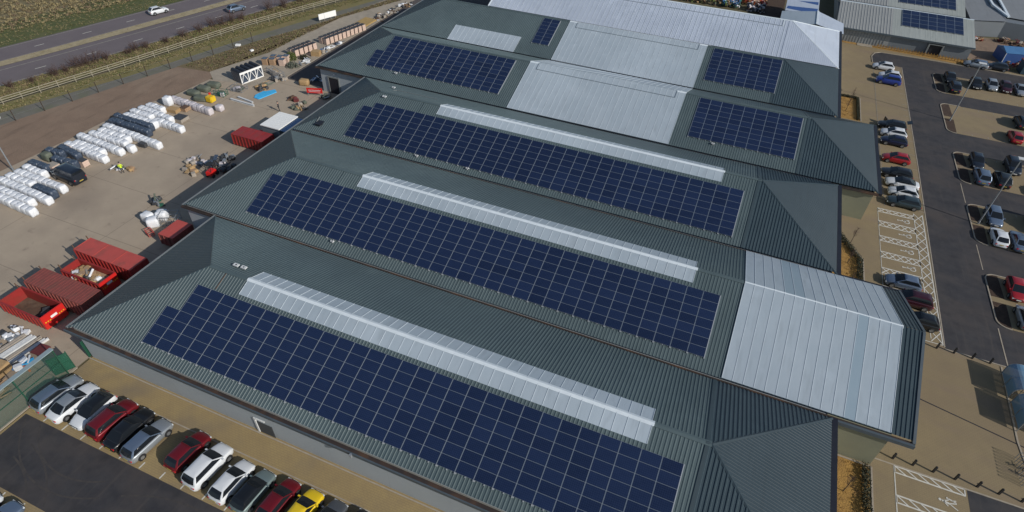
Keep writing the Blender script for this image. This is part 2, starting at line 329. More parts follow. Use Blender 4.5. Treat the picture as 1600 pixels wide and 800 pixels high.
sheet('yard', [(-41.2, -30), (-40.8, 19.4), (-40.0, 30), (-39.9, 37), (-38.6, 44), (-37, 48), (-36.2, 55.6), (-24.5, 57.4), (-24.5, 130), (75, 130), (75, 50), (30, 20), (0, 4), (0, -30)], .016, M['concrete'])
sheet('yard_shade_sheet', [(-24.3, 61.9), (-24.3, 132), (0, 132), (0, 62), (-15, 61.9)], .020, M['yard_shade'])  # dark sheet paints the building's shadow onto the yard beside it
# front paving and car park
sheet('front_paving', [(.25, -30), (.25, 1.5), (73, 1.5), (73, -30)], .024, M['paving_front'])
sheet('front_asphalt', [(.5, -7.12), (69, -7.12), (69, -13.05), (.5, -13.05)], .030, M['asphalt'])
# east paving
sheet('east_paving', [(72, -30), (72, 131.6), (79.5, 131.6), (140, 131.0), (140, 20.9), (83.4, 20.9), (83.4, -30)], .022, M['paving'])
sheet('service_road', [(83.5, 39.2), (83.9, 80), (84.0, 121.4), (83.2, 121.5), (78.5, 121.6), (78.4, 125), (79.0, 127), (80.2, 128), (89, 128.3), (140, 127.4), (140, 38.3), (88, 38.75), (83.6, 38.95)], .028, M['asphalt'])
sheet('service_road', [(83.4, 20.85), (140, 20.85), (140, -30), (83.4, -30)], .028, M['asphalt'])
for nm, a, b in (('parking_block', 111.9, 121.35), ('parking_block', 95.0, 106.8), ('parking_block', 78.0, 87.9), ('parking_block', 62.0, 71.9), ('parking_block', 45.4, 55.4)):
    sheet(nm, [(91.0, a), (140, a), (140, b), (91.0, b)], .034, M['paving'])
# beds with kerbs at the ends of the parking blocks
def round_end(y0, y1, x0=89.6, x1=91.1, r=1.2, n=5):
    P = [(x1, y0)]
    for k in range(n + 1):
        t = R(270 - 90 * k / n); P.append((x0 + r + r * math.cos(t), y0 + r + r * math.sin(t)))
    for k in range(n + 1):
        t = R(180 - 90 * k / n); P.append((x0 + r + r * math.cos(t), y1 - r + r * math.sin(t)))
    P.append((x1, y1)); return P
def kerb_line(P, w=.14, z=.12, name='kerb', par=None):
    m = MB()
    for a, b in zip(P, P[1:]): m.beam((*a, z / 2), (*b, z / 2), w, z)
    return tag(m.build(name, M['kerb']), kind='structure')
for a, b in ((111.9, 121.35), (95.0, 106.8), (78.0, 87.9), (62.0, 71.9), (45.4, 55.4)):
    P = round_end(a, b); kerb_line(P + [(93, b)])
    mid = (a + b) / 2
    sheet('planting_soil', [p for p in P if p[1] < mid - .6] + [(89.75, mid - .55), (91.2, mid - .55)], .05, M['soil'])
    sheet('planting_soil', [(91.2, mid + .55), (89.75, mid + .55)] + [p for p in P if p[1] > mid + .6], .05, M['soil'])
    sheet('parking_block', [(89.7, mid - .5), (91.2, mid - .5), (91.2, mid + .5), (89.7, mid + .5)], .055, M['paving'])
kerb_line([(78.4, 121.6), (78.35, 125), (79.0, 127.1), (80.2, 128.1), (89, 128.4), (140, 127.5)])
kerb_line([(.3, -2.25), (69, -2.25)], .11, .06)
kerb_line([(0, -30), (0, -1.3)], .3, .09)
kerb_line([(0, .1), (72, .1)], .12, .06)
kerb_line([(-24.4, 62), (-24.4, 108)], .2, .1)
kerb_line([(83.5, 39.2), (83.9, 80), (84.0, 121.4)], .12, .05)
kerb_line([(89.6, 38.9), (89.6, 45.0)], .12, .05); kerb_line([(89.6, 56), (89.6, 61.5)], .1, .04); kerb_line([(89.6, 72), (89.6, 77.5)], .1, .04)
kerb_line([(83.5, 38.9), (140, 38.2)], .14, .05); kerb_line([(72.5, 20.95), (140, 20.95)], .14, .05); kerb_line([(88.9, 38.6), (88.7, 28.5), (89.4, 20.9)], .16, .08)
m = MB(); m.beam((75.5, 31.4, .031), (95, 26.7, .031), .12, .012); tag(m.build('dark_ground_line', M['black']), kind='structure')  # black strip paints a tall post's shadow across the plaza
m = MB(); m.beam((72.6, 68.2, .030), (84, 67.0, .033), .07, .01); m.beam((84, 68.7, .034), (89.5, 66.9, .034), .07, .01); tag(m.build('dark_ground_line', M['asphalt']), kind='structure')  # last strip follows the lamp post's shadow, drawn as ground colour
m = MB(); rt_ = random.Random(3)
zt_ = .0325
for (cx, cy, r0, a0, a1) in ((2, -20, 9.5, 20, 80), (9, -2, 8.2, 215, 300), (22, -22, 12.6, 60, 118), (40, 6, 16.5, 222, 262)):
    for dr in (0, 1.5):
        zt_ += .0006; n = 40; prev = None
        for k in range(n + 1):
            t = R(a0 + (a1 - a0) * k / n); q = [(cx + (r0 + dr + e) * math.cos(t), cy + (r0 + dr + e) * math.sin(t)) for e in (-.08, .08)]
            if all(-12.9 < p_[1] < -7.3 and p_[0] > .7 for p_ in q):
                if prev: m.add([(*prev[0], zt_), (*prev[1], zt_), (*q[1], zt_), (*q[0], zt_)], [(0, 1, 2, 3)])
                prev = q
            else: prev = None
tag(m.build('tyre_marks', mk('worn_tyre_mark', (.058, .050, .046), (.034, .032, .034), 1.5, .9)), kind='structure')
# painted lines
m = MB()
def pl(a, b, w=.1, z=.040): m.beam((*a, z), (*b, z), w, .006)
m2_ = MB()
for k in range(29):
    x = 2.75 + 2.39 * k; m2_.beam((x, -7.05, .04), (x + .03, -6.4, .04), .13, .006)
    m2_.beam((x + 1.1, -13.2, .04), (x + 1.12, -13.75, .04), .13, .006)
k = 0
y = 66.6
while y < 121:
    pl((82.9, y), (83.7, y), .07); pl((78.3, y), (78.8, y), .05); y += 2.42
pl((78.45, 66), (78.5, 121), .06)
for (yc0, yc1) in ((112.2, 121.1), (95.3, 106.5), (78.3, 87.6), (62.3, 71.6), (45.7, 55.1)):
    for k in range(14):
        x = 91.1 + 2.42 * k; pl((x, yc0), (x, yc0 + .5), .08); pl((x, yc1 - .5), (x, yc1), .08)
tag(m.build('bay_ticks', M['paint_dim']), kind='structure'); tag(m2_.build('bay_ticks', M['paint']), kind='structure')
m = MB()
def lattice(x0, x1, y0, y1, n, two=True):
    pl((x0, y0), (x1, y0), .14); pl((x0, y1), (x1, y1), .14); pl((x0, y0), (x0, y1), .1); pl((x1, y0), (x1, y1), .1)
    d = (x1 - x0) / n
    for k in range(n):
        pl((x0 + k * d, y1), (x0 + (k + 1) * d, y0), .12, .041)
        if two: pl((x0 + k * d, y0), (x0 + (k + 1) * d, y1), .12, .042)
bays = [(64.1, 65.0), (60.55, 61.75), (56.95, 58.1), (53.3, 54.5), (49.9, 51.0), (46.2, 47.3), (42.6, 43.7)]
for a, b in bays: lattice(77.5, 82.2, a, b, 5)
pl((77.5, 42), (77.5, 65), .06)
y = 39.6; n = 14; yy1 = 65.6
d = (yy1 - y) / n
pl((82.2, 40), (82.2, 65.6), .09); pl((83.35, 39.4), (83.35, 65.7), .12); pl((81.5, 39.4), (83.4, 39.4), .1)
for k in range(n):
    pl((82.2, y + (k + 1) * d), (83.35, y + k * d), .11, .041); pl((82.2, y + k * d), (83.35, y + (k + 1) * d), .11, .042)
lattice(77.45, 83.2, 20.15, 20.85, 6, False); lattice(77.45, 83.2, 17.0, 17.75, 6, False); lattice(77.45, 83.2, 13.4, 14.1, 6, False)
pl((77.4, 6), (77.4, 20.9), .09)
tag(m.build('hatched_bay_lines', M['paint']), kind='structure')
def wheelchair(cx, cy, s=1.0):
    # wheelchair user symbol, head towards -X
    m = MB()
    def q(a, b, w=.14): m.beam((cx + a[0] * s, cy + a[1] * s, .043), (cx + b[0] * s, cy + b[1] * s, .043), w, .006)
    pts = [(.28 + .34 * math.cos(R(t)), -.02 + .34 * math.sin(R(t))) for t in range(-150, 160, 20)]
    for a, b in zip(pts, pts[1:]): q(a, b)
    q((-.72, .0), (.1, -.02), .12); q((-.3, -.02), (-.28, .3)); q((.1, .0), (.12, .34)); q((.12, .34), (.62, .46))
    m.cyl((cx - .85 * s, cy, .040), (cx - .85 * s, cy, .047), .12 * s, n=12)
    tag(m.build('wheelchair_symbol', M['paint']), kind='structure')
for cy in (63.0, 59.5, 55.8, 52.2, 48.4): wheelchair(80.9, cy)
m = MB()
def fig(cx, cy):
    def q(a, b, w=.1): m.beam((cx + a[0], cy + a[1], .043), (cx + b[0], cy + b[1], .043), w, .006)
    m.cyl((cx - .72, cy + .15, .04), (cx - .72, cy + .15, .047), .13, n=12)
    q((-.55, .12), (.05, .0), .2); q((.05, .05), (.62, .22)); q((.05, -.02), (.65, -.42)); q((-.45, .1), (-.1, -.28)); q((-.4, .15), (.0, .38))
    m.cyl((cx - .12, cy + .52, .04), (cx - .12, cy + .52, .047), .09, n=10); q((-.02, .48), (.3, .4), .13); q((.3, .4), (.6, .5)); q((.3, .38), (.6, .3))
fig(81.75, 18.75); tag(m.build('parent_and_child_symbol', M['paint']), kind='structure')

# ------------------------------------------------------------------ warehouse
E_, RI = 4.77, 3.84
Y = [0, 19.97, 40.68, 60.54, 81.32, 101.93, 122.59]
MID = [(Y[k] + Y[k + 1]) / 2 for k in range(6)]
XL = [0, -5.13, -5.13, -15.16, -15.16, -.87]
XR = [70.38, 76.9, 70.54, 75.63, 70.3, 70.3]
XA = [10.1, 4.9, 4.75, -5.5, -5.8, None]
XB = [60.3, None, 60.3, 65.4, 60.15, 60.3]
wh = empty('warehouse', 'long grey-green six-bay warehouse with hipped ribbed roofs filling the centre', 'warehouse', (0, 0, 0))
def basis(bay, side):
    hw = (Y[bay] - Y[bay - 1]) / 2; L = math.hypot(hw, RI)
    if side == 'F': return (lambda s, t, h: Vector((s, Y[bay - 1] + t * hw / L - h * RI / L, E_ + t * RI / L + h * hw / L))), L
    return (lambda s, t, h: Vector((s, Y[bay] - t * hw / L + h * RI / L, E_ + t * RI / L + h * hw / L))), L
def ribs(m, P, s0, s1, tmin, tmax, pitch=.333, hgt=.035, crest=.07, flank=.03, ph=0):
    prof = []; s = s0
    prof.append((s0, 0))
    k = math.ceil((s0 - ph) / pitch)
    c = ph + k * pitch
    while c + crest / 2 + flank < s1 - .01:
        if c - crest / 2 - flank > s0 + .01:
            prof += [(c - crest / 2 - flank, 0), (c - crest / 2, hgt), (c + crest / 2, hgt), (c + crest / 2 + flank, 0)]
        c += pitch
    prof.append((s1, 0))
    vs = []; fs = []
    for (a, h) in prof: vs += [P(a, tmin(a), h), P(a, tmax(a), h)]
    for i in range(len(prof) - 1): fs.append((2 * i, 2 * i + 2, 2 * i + 3, 2 * i + 1))
    m.add(vs, fs)
GAP = .24
for b in range(1, 7):
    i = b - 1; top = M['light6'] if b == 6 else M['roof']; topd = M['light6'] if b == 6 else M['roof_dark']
    xl, xr, xa, xb = XL[i], XR[i], XA[i], XB[i]
    for side in 'FB':
        P, L = basis(b, side)
        tl = (lambda s: L) if xa is None else (lambda s, xl=xl, xa=xa, L=L: max(GAP, min(L, L * (s - xl) / (xa - xl))))
        tr = (lambda s: L) if xb is None else (lambda s, xr=xr, xb=xb, L=L: max(GAP, min(L, L * (xr - s) / (xr - xb))))
        xm = (xb - .35) if xb else (60.5 if b == 2 else xr)
        m = MB(); ribs(m, P, xl, xm, lambda s: GAP, tl, hgt=.012 if b == 6 else .035)
        m.build('roof', top, wh)
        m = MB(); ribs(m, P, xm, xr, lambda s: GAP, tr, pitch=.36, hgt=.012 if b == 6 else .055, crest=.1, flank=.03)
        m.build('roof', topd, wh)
        if xb:   # dark seam flashing at the end of the ridge
            m = MB(); a = P(xm, GAP, .045); c = P(xm, L, .045); m.beam(a, c, .28, .03, up=(0, 0, 1)); m.build('flashing', M['light6'] if b == 6 else M['flash'], wh)
    hw = (Y[b] - Y[b - 1]) / 2
    # hip ends
    def hip(xe, xap, mat, left):
        Lh = math.hypot(xap - xe, RI); dx = (xap - xe) / Lh; dz = RI / Lh
        def P(s, t, h): return Vector((xe + t * dx - h * dz * (1 if dx > 0 else -1), s, E_ + t * dz + h * abs(dx)))
        m = MB(); y0, y1 = Y[b - 1] + .1, Y[b] - .1
        ribs(m, P, y0, y1, lambda s: .05, lambda s: max(.06, Lh * (1 - abs(s - MID[i]) / hw)), pitch=.3, hgt=.02, crest=.05, flank=.025)
        m.build('roof', mat, wh)
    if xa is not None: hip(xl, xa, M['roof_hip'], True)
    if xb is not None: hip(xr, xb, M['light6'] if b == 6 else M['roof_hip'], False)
    # caps
    def cap(a, c, w_=.34, mat=M['flash'], up=.05, name='ridge_cap'):
        m = MB(); a = Vector(a) + Vector((0, 0, up)); c = Vector(c) + Vector((0, 0, up))
        d = (c - a).normalized(); sx = d.cross(Vector((0, 0, 1))).normalized() * w_ / 2; dn = Vector((0, 0, -.07)); th = Vector((0, 0, -.05))
        vs = [a - sx + dn, a, a + sx + dn, c - sx + dn, c, c + sx + dn]; vs += [v + th for v in vs]
        m.add(vs, [(0, 1, 4, 3), (1, 2, 5, 4), (6, 9, 10, 7), (7, 10, 11, 8), (0, 3, 9, 6), (2, 8, 11, 5), (0, 6, 7, 1), (1, 7, 8, 2), (3, 4, 10, 9), (4, 5, 11, 10)])
        m.build(name, mat, wh)
    zr = E_ + RI
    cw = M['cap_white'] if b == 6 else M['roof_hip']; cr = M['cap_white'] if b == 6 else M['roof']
    rx0 = xa if xa is not None else xl; rx1 = xb if xb is not None else (60.5 if b == 2 else xr)
    spans = {1: [(rx0, 14.9), (55.7, rx1)], 2: [(rx0, 14.9), (55.7, rx1)], 3: [(rx0, 14.9), (55.7, rx1)], 4: [(rx0, 21), (47, rx1)], 5: [(rx0, 21), (47, rx1)], 6: [(rx0, rx1)]}[b]
    for s0, s1 in spans: cap((s0, MID[i], zr), (s1, MID[i], zr), .5, cr)
    if xa is not None:
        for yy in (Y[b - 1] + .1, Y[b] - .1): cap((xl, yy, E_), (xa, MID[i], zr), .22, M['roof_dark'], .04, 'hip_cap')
    if xb is not None:
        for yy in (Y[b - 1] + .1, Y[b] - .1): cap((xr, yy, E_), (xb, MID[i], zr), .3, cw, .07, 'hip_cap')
    # left verge / eave trim and right gutter
    m = MB(); m.box(xl - .22, xl + .02, Y[b - 1] + .0, Y[b] - .01, E_ - .32, E_ + .03)
    if b < 6: m.build('eave_trim', M['trim'], wh)
    if b == 2:
        m = MB()
        for (ya, yb) in ((Y[1], MID[1]), (Y[2], MID[1])):
            m.beam((xr + .1, ya, E_ - .1), (xr + .1, yb, zr - .1), .24, .42)
        m.build('verge_trim', M['fascia'], wh)
        m = MB(); m.box(70.5, xr + .22, Y[1] - .3, Y[1] - .02, E_ - .42, E_ - .03); m.build('fascia', M['fascia'], wh)
        m = MB(); m.box(70.9, xr + .2, Y[2] + .02, Y[2] + .3, E_ - .3, E_ - .03); m.build('fascia', M['black'], wh)
    else:
        m = MB(); m.box(xr - .02, xr + .46, Y[b - 1] + .02, Y[b] - .02, E_ - .34, E_ + .02); m.build('gutter', M['black'], wh)
# light sheets on the roof
def lightsheet(bay, side, x0, x1, v0, v1, h=.06, seam=1.0, mat=None, seamw=.045, odd=None, name='rooflight'):
    P, L = basis(bay, side); mat = mat or M['light']
    ob = MB()
    t0, t1 = L - v1, L - v0
    vs = [P(x0, t0, h), P(x1, t0, h), P(x1, t1, h), P(x0, t1, h), P(x0, t0, 0), P(x1, t0, 0), P(x1, t1, 0), P(x0, t1, 0)]
    ob.add(vs, [(0, 1, 2, 3), (0, 4, 5, 1), (1, 5, 6, 2), (2, 6, 7, 3), (3, 7, 4, 0)])
    n = max(1, round((x1 - x0) / seam)); d = (x1 - x0) / n
    for k in range(n + 1):
        x = x0 + k * d; x = min(max(x, x0 + seamw / 2), x1 - seamw / 2); ob.beam(P(x, t0 + .01, h + .012), P(x, t1 - .02, h + .012), seamw, .03, mi=1)
    o = ob.build(name, [mat, M['light_seam']], wh)
    if odd:
        for k in odd:
            m = MB(); xa_, xb_ = x0 + k * d + .03, x0 + (k + 1) * d - .03
            m.add([P(xa_, t0 + .01, h + .005), P(xb_, t0 + .01, h + .005), P(xb_, t1 - .01, h + .005), P(xa_, t1 - .01, h + .005)], [(0, 1, 2, 3)])
            m.build('weathered_sheet', M['light2'], o)
    return o
def whitecap(bay, x0, x1):
    m = MB(); z = E_ + RI; y = MID[bay - 1]
    m.add([(x0, y - .26, z - .02), (x0, y, z + .11), (x0, y + .26, z - .02), (x1, y - .26, z - .02), (x1, y, z + .11), (x1, y + .26, z - .02)], [(0, 1, 4, 3), (1, 2, 5, 4), (0, 2, 1), (3, 4, 5), (0, 3, 5, 2)])
    m.build('ridge_cap', M['cap_white'], wh)
for b in (1, 2, 3):
    lightsheet(b, 'F', 14.95, 55.6, .05, 1.78); lightsheet(b, 'B', 14.95, 55.5, .05, 2.05); whitecap(b, 14.85, 55.72)
lightsheet(2, 'F', 60.5, 75.15, .05, 10.75, .09, .96, odd=[11]); lightsheet(2, 'B', 60.5, 75.15, .05, 10.75, .09, .96, odd=[4, 5]); whitecap(2, 60.5, 75.2)
# (the ribbed end strip of bay two runs on to the verge)
for b in (4, 5):
    lightsheet(b, 'F', 21.05, 47.0, .03, 10.8, .07, .95); lightsheet(b, 'B', 21.05, 47.0, .05, 10.5, .07, .95); whitecap(b, 21.0, 22.6); whitecap(b, 45.6, 47.05)
    P, L = basis(b, 'F'); m = MB()
    for a, c in (((22.6, L - .1), (22.6, L - 1.55)), ((22.6, L - 1.55), (45.6, L - 1.55)), ((45.6, L - 1.55), (45.6, L - .1))): m.beam(P(a[0], a[1], .115), P(c[0], c[1], .115), .09, .03)
    m.build('panel_joint', M['seam_dk'], wh)
lightsheet(5, 'F', -.3, 13.5, 6.6, 10.8, .06, 1.06)
P, L = basis(6, 'F'); m = MB()
for a, c in (((8, L - 2.0), (58.8, L - 2.0)),): m.beam(P(a[0], a[1], .05), P(c[0], c[1], .05), .09, .03)
m.build('panel_joint', M['seam_dk'], wh)
m = MB()
for k in range(70):
    x = -.6 + k * .98
    if x < 60: m.beam(P(x, .3, .03), P(x, L - .2, .03), .06, .03)
for a in ((58.8, L - 2.05, L - .15),): m.beam(P(a[0], a[1], .06), P(a[0], a[2], .06), .2, .04)
m.build('sheet_seams', M['light_seam'], wh)
m = MB(); m.beam(P(-.95, .1, .05), P(-.95, L, .05), .2, .12); m.build('verge_trim', M['cap_white'], wh)

# valleys
for k in range(1, 6):
    x0 = max(XL[k - 1], XL[k]); x1 = min(XR[k - 1], XR[k]); a = min(XL[k - 1], XL[k]); c = max(XR[k - 1], XR[k])
    m = MB(); m.box(a - .2 if XL[k] < XL[k - 1] else x0, c if k in (1, 3) else x1, Y[k] - .23, Y[k] + .23, E_ - .3, E_ - .13)
    m.box(a, c if k in (1, 3) else x1, Y[k] - .05, Y[k] + .02, E_ - .3, E_ + .0); m.build('valley_gutter', M['gutter_in'], wh)
m = MB(); m.box(-.1, 70.6, -.22, .14, E_ - .3, E_ - .1); m.build('gutter', M['gutter'], wh)
m = MB(); m.box(-.2, 70.7, -.34, -.22, E_ - .42, E_ - .08); m.build('fascia', M['fascia'], wh)
# walls
for b in range(1, 7):
    i = b - 1; y0, y1 = Y[i] + (.32 if b != 2 else .1), Y[b] + .28
    if b == 6: y1 = Y[6] - .3
    if b == 1: y1 = Y[1] + .06
    x0 = XL[i] + .35; x1 = {1: 69.9, 2: 75.3, 3: 70.1, 4: 75.2, 5: 69.9, 6: 69.9}[b]
    m = MB()
    if b == 2:
        zz = E_ - .2; zt = zz + RI * .96
        m.prism([(x0, y0), (70.0, y0), (70.0, y1), (x0, y1)], 0, zz)
        m.build('wall', M['wall'], wh); m = MB()
        m.add([(70.0, y0, 0), (x1, y0, 0), (x1, y1, 0), (70.0, y1, 0), (70.0, y0, zz), (x1, y0, zz), (x1, y1, zz), (70.0, y1, zz), (70.0, MID[1], zt), (x1, MID[1], zt)],
              [(0, 1, 5, 4), (2, 3, 7, 6), (1, 2, 6, 9, 5), (0, 4, 8, 7, 3), (4, 5, 9, 8), (8, 9, 6, 7)])
        m.build('wall', M['wall_cream'], wh)
    elif b == 4:
        m.box(x0, 69.8, y0, y1, 0, E_ - .2); m.build('wall', M['wall'], wh)
        m = MB(); m.box(69.8, x1, y0, y1, 0, E_ - .2); m.build('wall', M['wall_cream'], wh)
    else:
        m.box(x0, x1, y0, y1, 0, E_ - .2); m.build('wall', M['wall'], wh)
# doors, details
dr = MB().box(22.0, 23.7, .26, .31, .02, 1.75).build('door', mk('dark_grey_door', (.05, .055, .06), None), wh)
m = MB(); m.box(21.75, 21.95, .2, .31, .02, 2.2); m.box(22.0, 23.0, .2, .31, 2.1, 2.22); m.build('door_frame', M['white'], dr)
for x in (34.0, 46, 11.5): MB().rbox(x, .25, 3.4, .35, .14, .16).build('wall_light', M['white'], wh)
for x in (33.2, 58): MB().cyl((x, -.45, 4.35), (x, -.45, 4.75), .12).build('downpipe_head', M['galv'], wh)
d4 = MB().box(-13.2, -11.2, 60.78, 60.85, .02, 3.0).build('loading_door', M['black'], wh)
m = MB(); m.box(-13.4, -13.2, 60.7, 60.85, .02, 3.2); m.box(-11.2, -11.0, 60.7, 60.85, .02, 3.2); m.box(-13.2, -11.2, 60.7, 60.85, 3.0, 3.2); m.build('door_frame', M['trim'], d4)
MB().rbox(-11.8, 60.75, 3.7, .4, .16, .16).build('wall_light', M['white'], wh)
def vent(bay, side, x, v, w=.5, mat='white', h=.16, tilt=0):
    P, L = basis(bay, side); c = P(x, L - v, .04); m = MB(); m.cyl(c, c + Vector((0, 0, h + .12)), .09, n=8); m.rbox(c.x, c.y, c.z + h, w, w * .6, .12)
    m.build('roof_vent', M[mat], wh)
vent(1, 'B', 12.13, 1.36, .6); vent(1, 'B', 13.06, 1.41, .6); vent(2, 'F', 16.2, 9.75, .4); vent(3, 'F', 5.9, 1.04, .6); vent(3, 'F', 15.7, 9.7, .4); vent(3, 'F', 23.45, 9.6, .4)
vent(3, 'B', 3.84, 5.1, .5); vent(4, 'F', -.2, 9.0, .5); vent(4, 'F', 53.1, 9.05, .45)
P, L = basis(3, 'F'); m = MB(); a = P(-1.3, L - 8.35, .08); m.rbox(a.x, a.y, a.z - .1, .9, 1.2, .25); m.build('roof_hatch', M['black'], wh)
m = MB(); m.beam(Vector(a) + Vector((-.55, 0, .12)), Vector(a) + Vector((-.55, .9, .5)), .08); m.build('roof_hatch_rail', M['trim'], wh)
P, L = basis(3, 'B'); m = MB()
m.beam(P(5, 6.5, .06), P(12, 6.2, .06), .05); m.beam(P(5, 6.5, .06), P(5, 7.6, .06), .05); m.build('roof_cable', M['trim'], wh)
for b in (1, 2, 3):    # darker sheet joints beside the array
    P, L = basis(b, 'F'); m = MB(); m.beam(P(12.3, L - 2.1, .045), P(12.3, L - .25, .045), .09, .02); m.build('flashing', M['rust'] if b == 1 else M['flash'], wh)
# lean roof past bay six and dark ground sheet to the west
an = empty('annexe', 'small pale gabled annexe behind the top right corner of the warehouse', 'building', (64.6, 127, 0))
m = MB(); z0, z1 = 4.4, 5.5; X0, XM, X1 = 58.3 - 64.6, 65.6 - 64.6, 71.2 - 64.6; y0, y1 = 122.3 - 127, 131.0 - 127
m.add([(X0, y0, z0), (XM, y0, z1), (XM, y1, z1), (X0, y1, z0)], [(0, 1, 2, 3)]); m.build('roof', M['light'], an)
m = MB(); m.add([(X1, y0, z0), (XM, y0, z1), (XM, y1, z1), (X1, y1 - 2, z0)], [(0, 1, 2, 3)]); m.build('roof', M['light6'], an)
MB().box(X0 + .2, X1 - .2, y0 + .3, y1 - 2.2, 0, 4.3).build('wall', M['wall'], an)
MB().beam((XM, y0, z1 + .05), (XM, y1, z1 + .05), .4, .1).build('ridge_cap', M['cap_white'], an)
an2 = empty('annexe', 'white flat roof shed with painted blue shadow patches beside the grey ribbed hall', 'building', (62.5, 136.5, 0))
MB().box(-3.4, 3.2, -4.6, 9, 0, 4.3).build('wall', M['greywall'], an2)
MB().box(-3.6, 3.4, -4.8, 9.2, 4.3, 4.5).build('roof', M['light6'], an2)
m = MB(); m.prism([(-3.4, -3.4), (3.0, -4.4), (3.2, -.6), (-3.2, -1.6)], 4.5, 4.53); m.prism([(-1.2, 3.2), (3.2, 2.2), (3.2, 4.4)], 4.5, 4.53); m.build('roof_shadow_patch', M['bluedeep'], an2)  # blue patches paint shadow shapes lying across the white roof
sheet('dark_ground_sheet', [(53.2, 131), (58.9, 131), (58.9, 172), (53.2, 172)], .03, M['soil'])
sheet('dark_ground_sheet', [(-16, 102.4), (-1, 102.4), (-1, 135), (-16, 135)], .03, M['asphalt'])  # dark sheet deepens the shade bay six casts on this ground

# ------------------------------------------------------------------ solar arrays
def panel_mesh(w=1.63, d=.985):
    me = bpy.data.meshes.new('solar_panel'); h = .04
    vs = [(-w/2, -d/2, 0), (w/2, -d/2, 0), (w/2, d/2, 0), (-w/2, d/2, 0), (-w/2, -d/2, h), (w/2, -d/2, h), (w/2, d/2, h), (-w/2, d/2, h)]
    fs = [(4, 5, 6, 7), (0, 1, 5, 4), (1, 2, 6, 5), (2, 3, 7, 6), (3, 0, 4, 7)]
    me.from_pydata(vs, [], fs); me.materials.append(M['panel']); me.materials.append(M['alu'])
    uv = me.uv_layers.new(name='UVMap')
    for p in me.polygons:
        if p.index: p.material_index = 1
        for li, c in zip(p.loop_indices, ((0, 0), (1, 0), (1, 1), (0, 1))): uv.data[li].uv = c
    return me
PME = panel_mesh(); PME2 = panel_mesh(1.66, 1.60)
CAM = Vector((54.73, -20.56, 50.52))
def array(label, P, L, x0, v0, cols, rows, extra=None, pw=1.667, pd=1.0, me=None, skew=0):
    me = me or PME
    cells = [(c, r) for c in range(cols) for r in range(rows)]
    if extra: cells += [(-1, rows - 1 - r) for r in range(extra)]
    o0 = P(x0 + cols * pw / 2, L - v0 - rows * pd / 2, .1)
    root = empty('solar_array', label, 'solar array', o0, 0, 'solar arrays on the roofs')
    ex = (P(1, 1, 0) - P(0, 1, 0)).normalized(); ey = (P(0, 1, 0) - P(0, 0, 0)).normalized(); ez = ex.cross(ey).normalized()
    rot = Matrix((ex, ey, ez)).transposed()
    pos = []
    for c, r in cells:
        q = P(x0 + (c + .5) * pw, L - v0 - (r + .5) * pd, .11); pos.append(q)
    pos.sort(key=lambda q: (q - CAM).length)
    for q in pos[:98]:
        o = bpy.data.objects.new('solar_panel', me); COL.objects.link(o); o.parent = root
        o.location = q - Vector(o0); o.rotation_euler = rot.to_euler()
    if len(pos) > 98:
        bm = bmesh.new()
        for q in pos[98:]:
            t = me.copy(); t.transform(Matrix.Translation(q - Vector(o0)) @ rot.to_4x4()); bm.from_mesh(t); bpy.data.meshes.remove(t)
        mm = bpy.data.meshes.new('solar_panel'); bm.to_mesh(mm); bm.free(); mm.materials.append(M['panel']); mm.materials.append(M['alu'])
        o = bpy.data.objects.new('solar_panel', mm); COL.objects.link(o); o.parent = root; o['kind'] = 'stuff'
    # rails under the column joints, sticking out a little at the bottom
    m = MB(); V0 = Vector(o0)
    for c in range(-1 if extra else 0, cols + 1):
        top = v0 + ((rows - extra) * pd if c == -1 else 0)
        a = P(x0 + c * pw, L - v0 - rows * pd - .12, .085) - V0; q = P(x0 + c * pw, L - top, .085) - V0
        m.beam(a, q, .09, .07)
    m.build('mounting_rails', M['alu'], root)
    m = MB()
    for c in range(-1 if extra else 0, cols):
        for fx_ in (.0, .5):
            x = x0 + (c + fx_) * pw + .1; a = P(x, L - v0 - rows * pd - .10, .06) - V0; q = P(x, L - v0 - rows * pd + .03, .06) - V0; m.beam(a, q, .08, .05)
    m.build('end_clamps', M['alu'], root)
    return root
P, L = basis(1, 'F'); array('largest looking navy solar array, on the nearest roof bay, seven rows deep', P, L, 10.32, 2.27, 29, 7, 4)
P, L = basis(2, 'F'); array('navy solar array on the second bay, left of the big pale gabled roof', P, L, 5.2, 2.35, 32, 7, 6)
P, L = basis(3, 'F'); array('navy solar array on the third bay, just below the two big pale sections', P, L, 5.2, 2.35, 32, 7, 6)
P, L = basis(4, 'F'); array('navy solar array at the left end of the fourth bay, left of the pale roof', P, L, -4.75, .52, 14, 8, 4)
array('nine column wide solar array on the fourth bay, right of its pale section', P, L, 49.3, .52, 9, 8)
P, L = basis(5, 'F'); array('smallest solar array, two columns wide, on the fifth bay left of the pale roof', P, L, 15.95, .55, 2, 7)
array('square solar array of seven columns on the fifth bay, right of its pale roof', P, L, 48.3, .5, 7, 8)

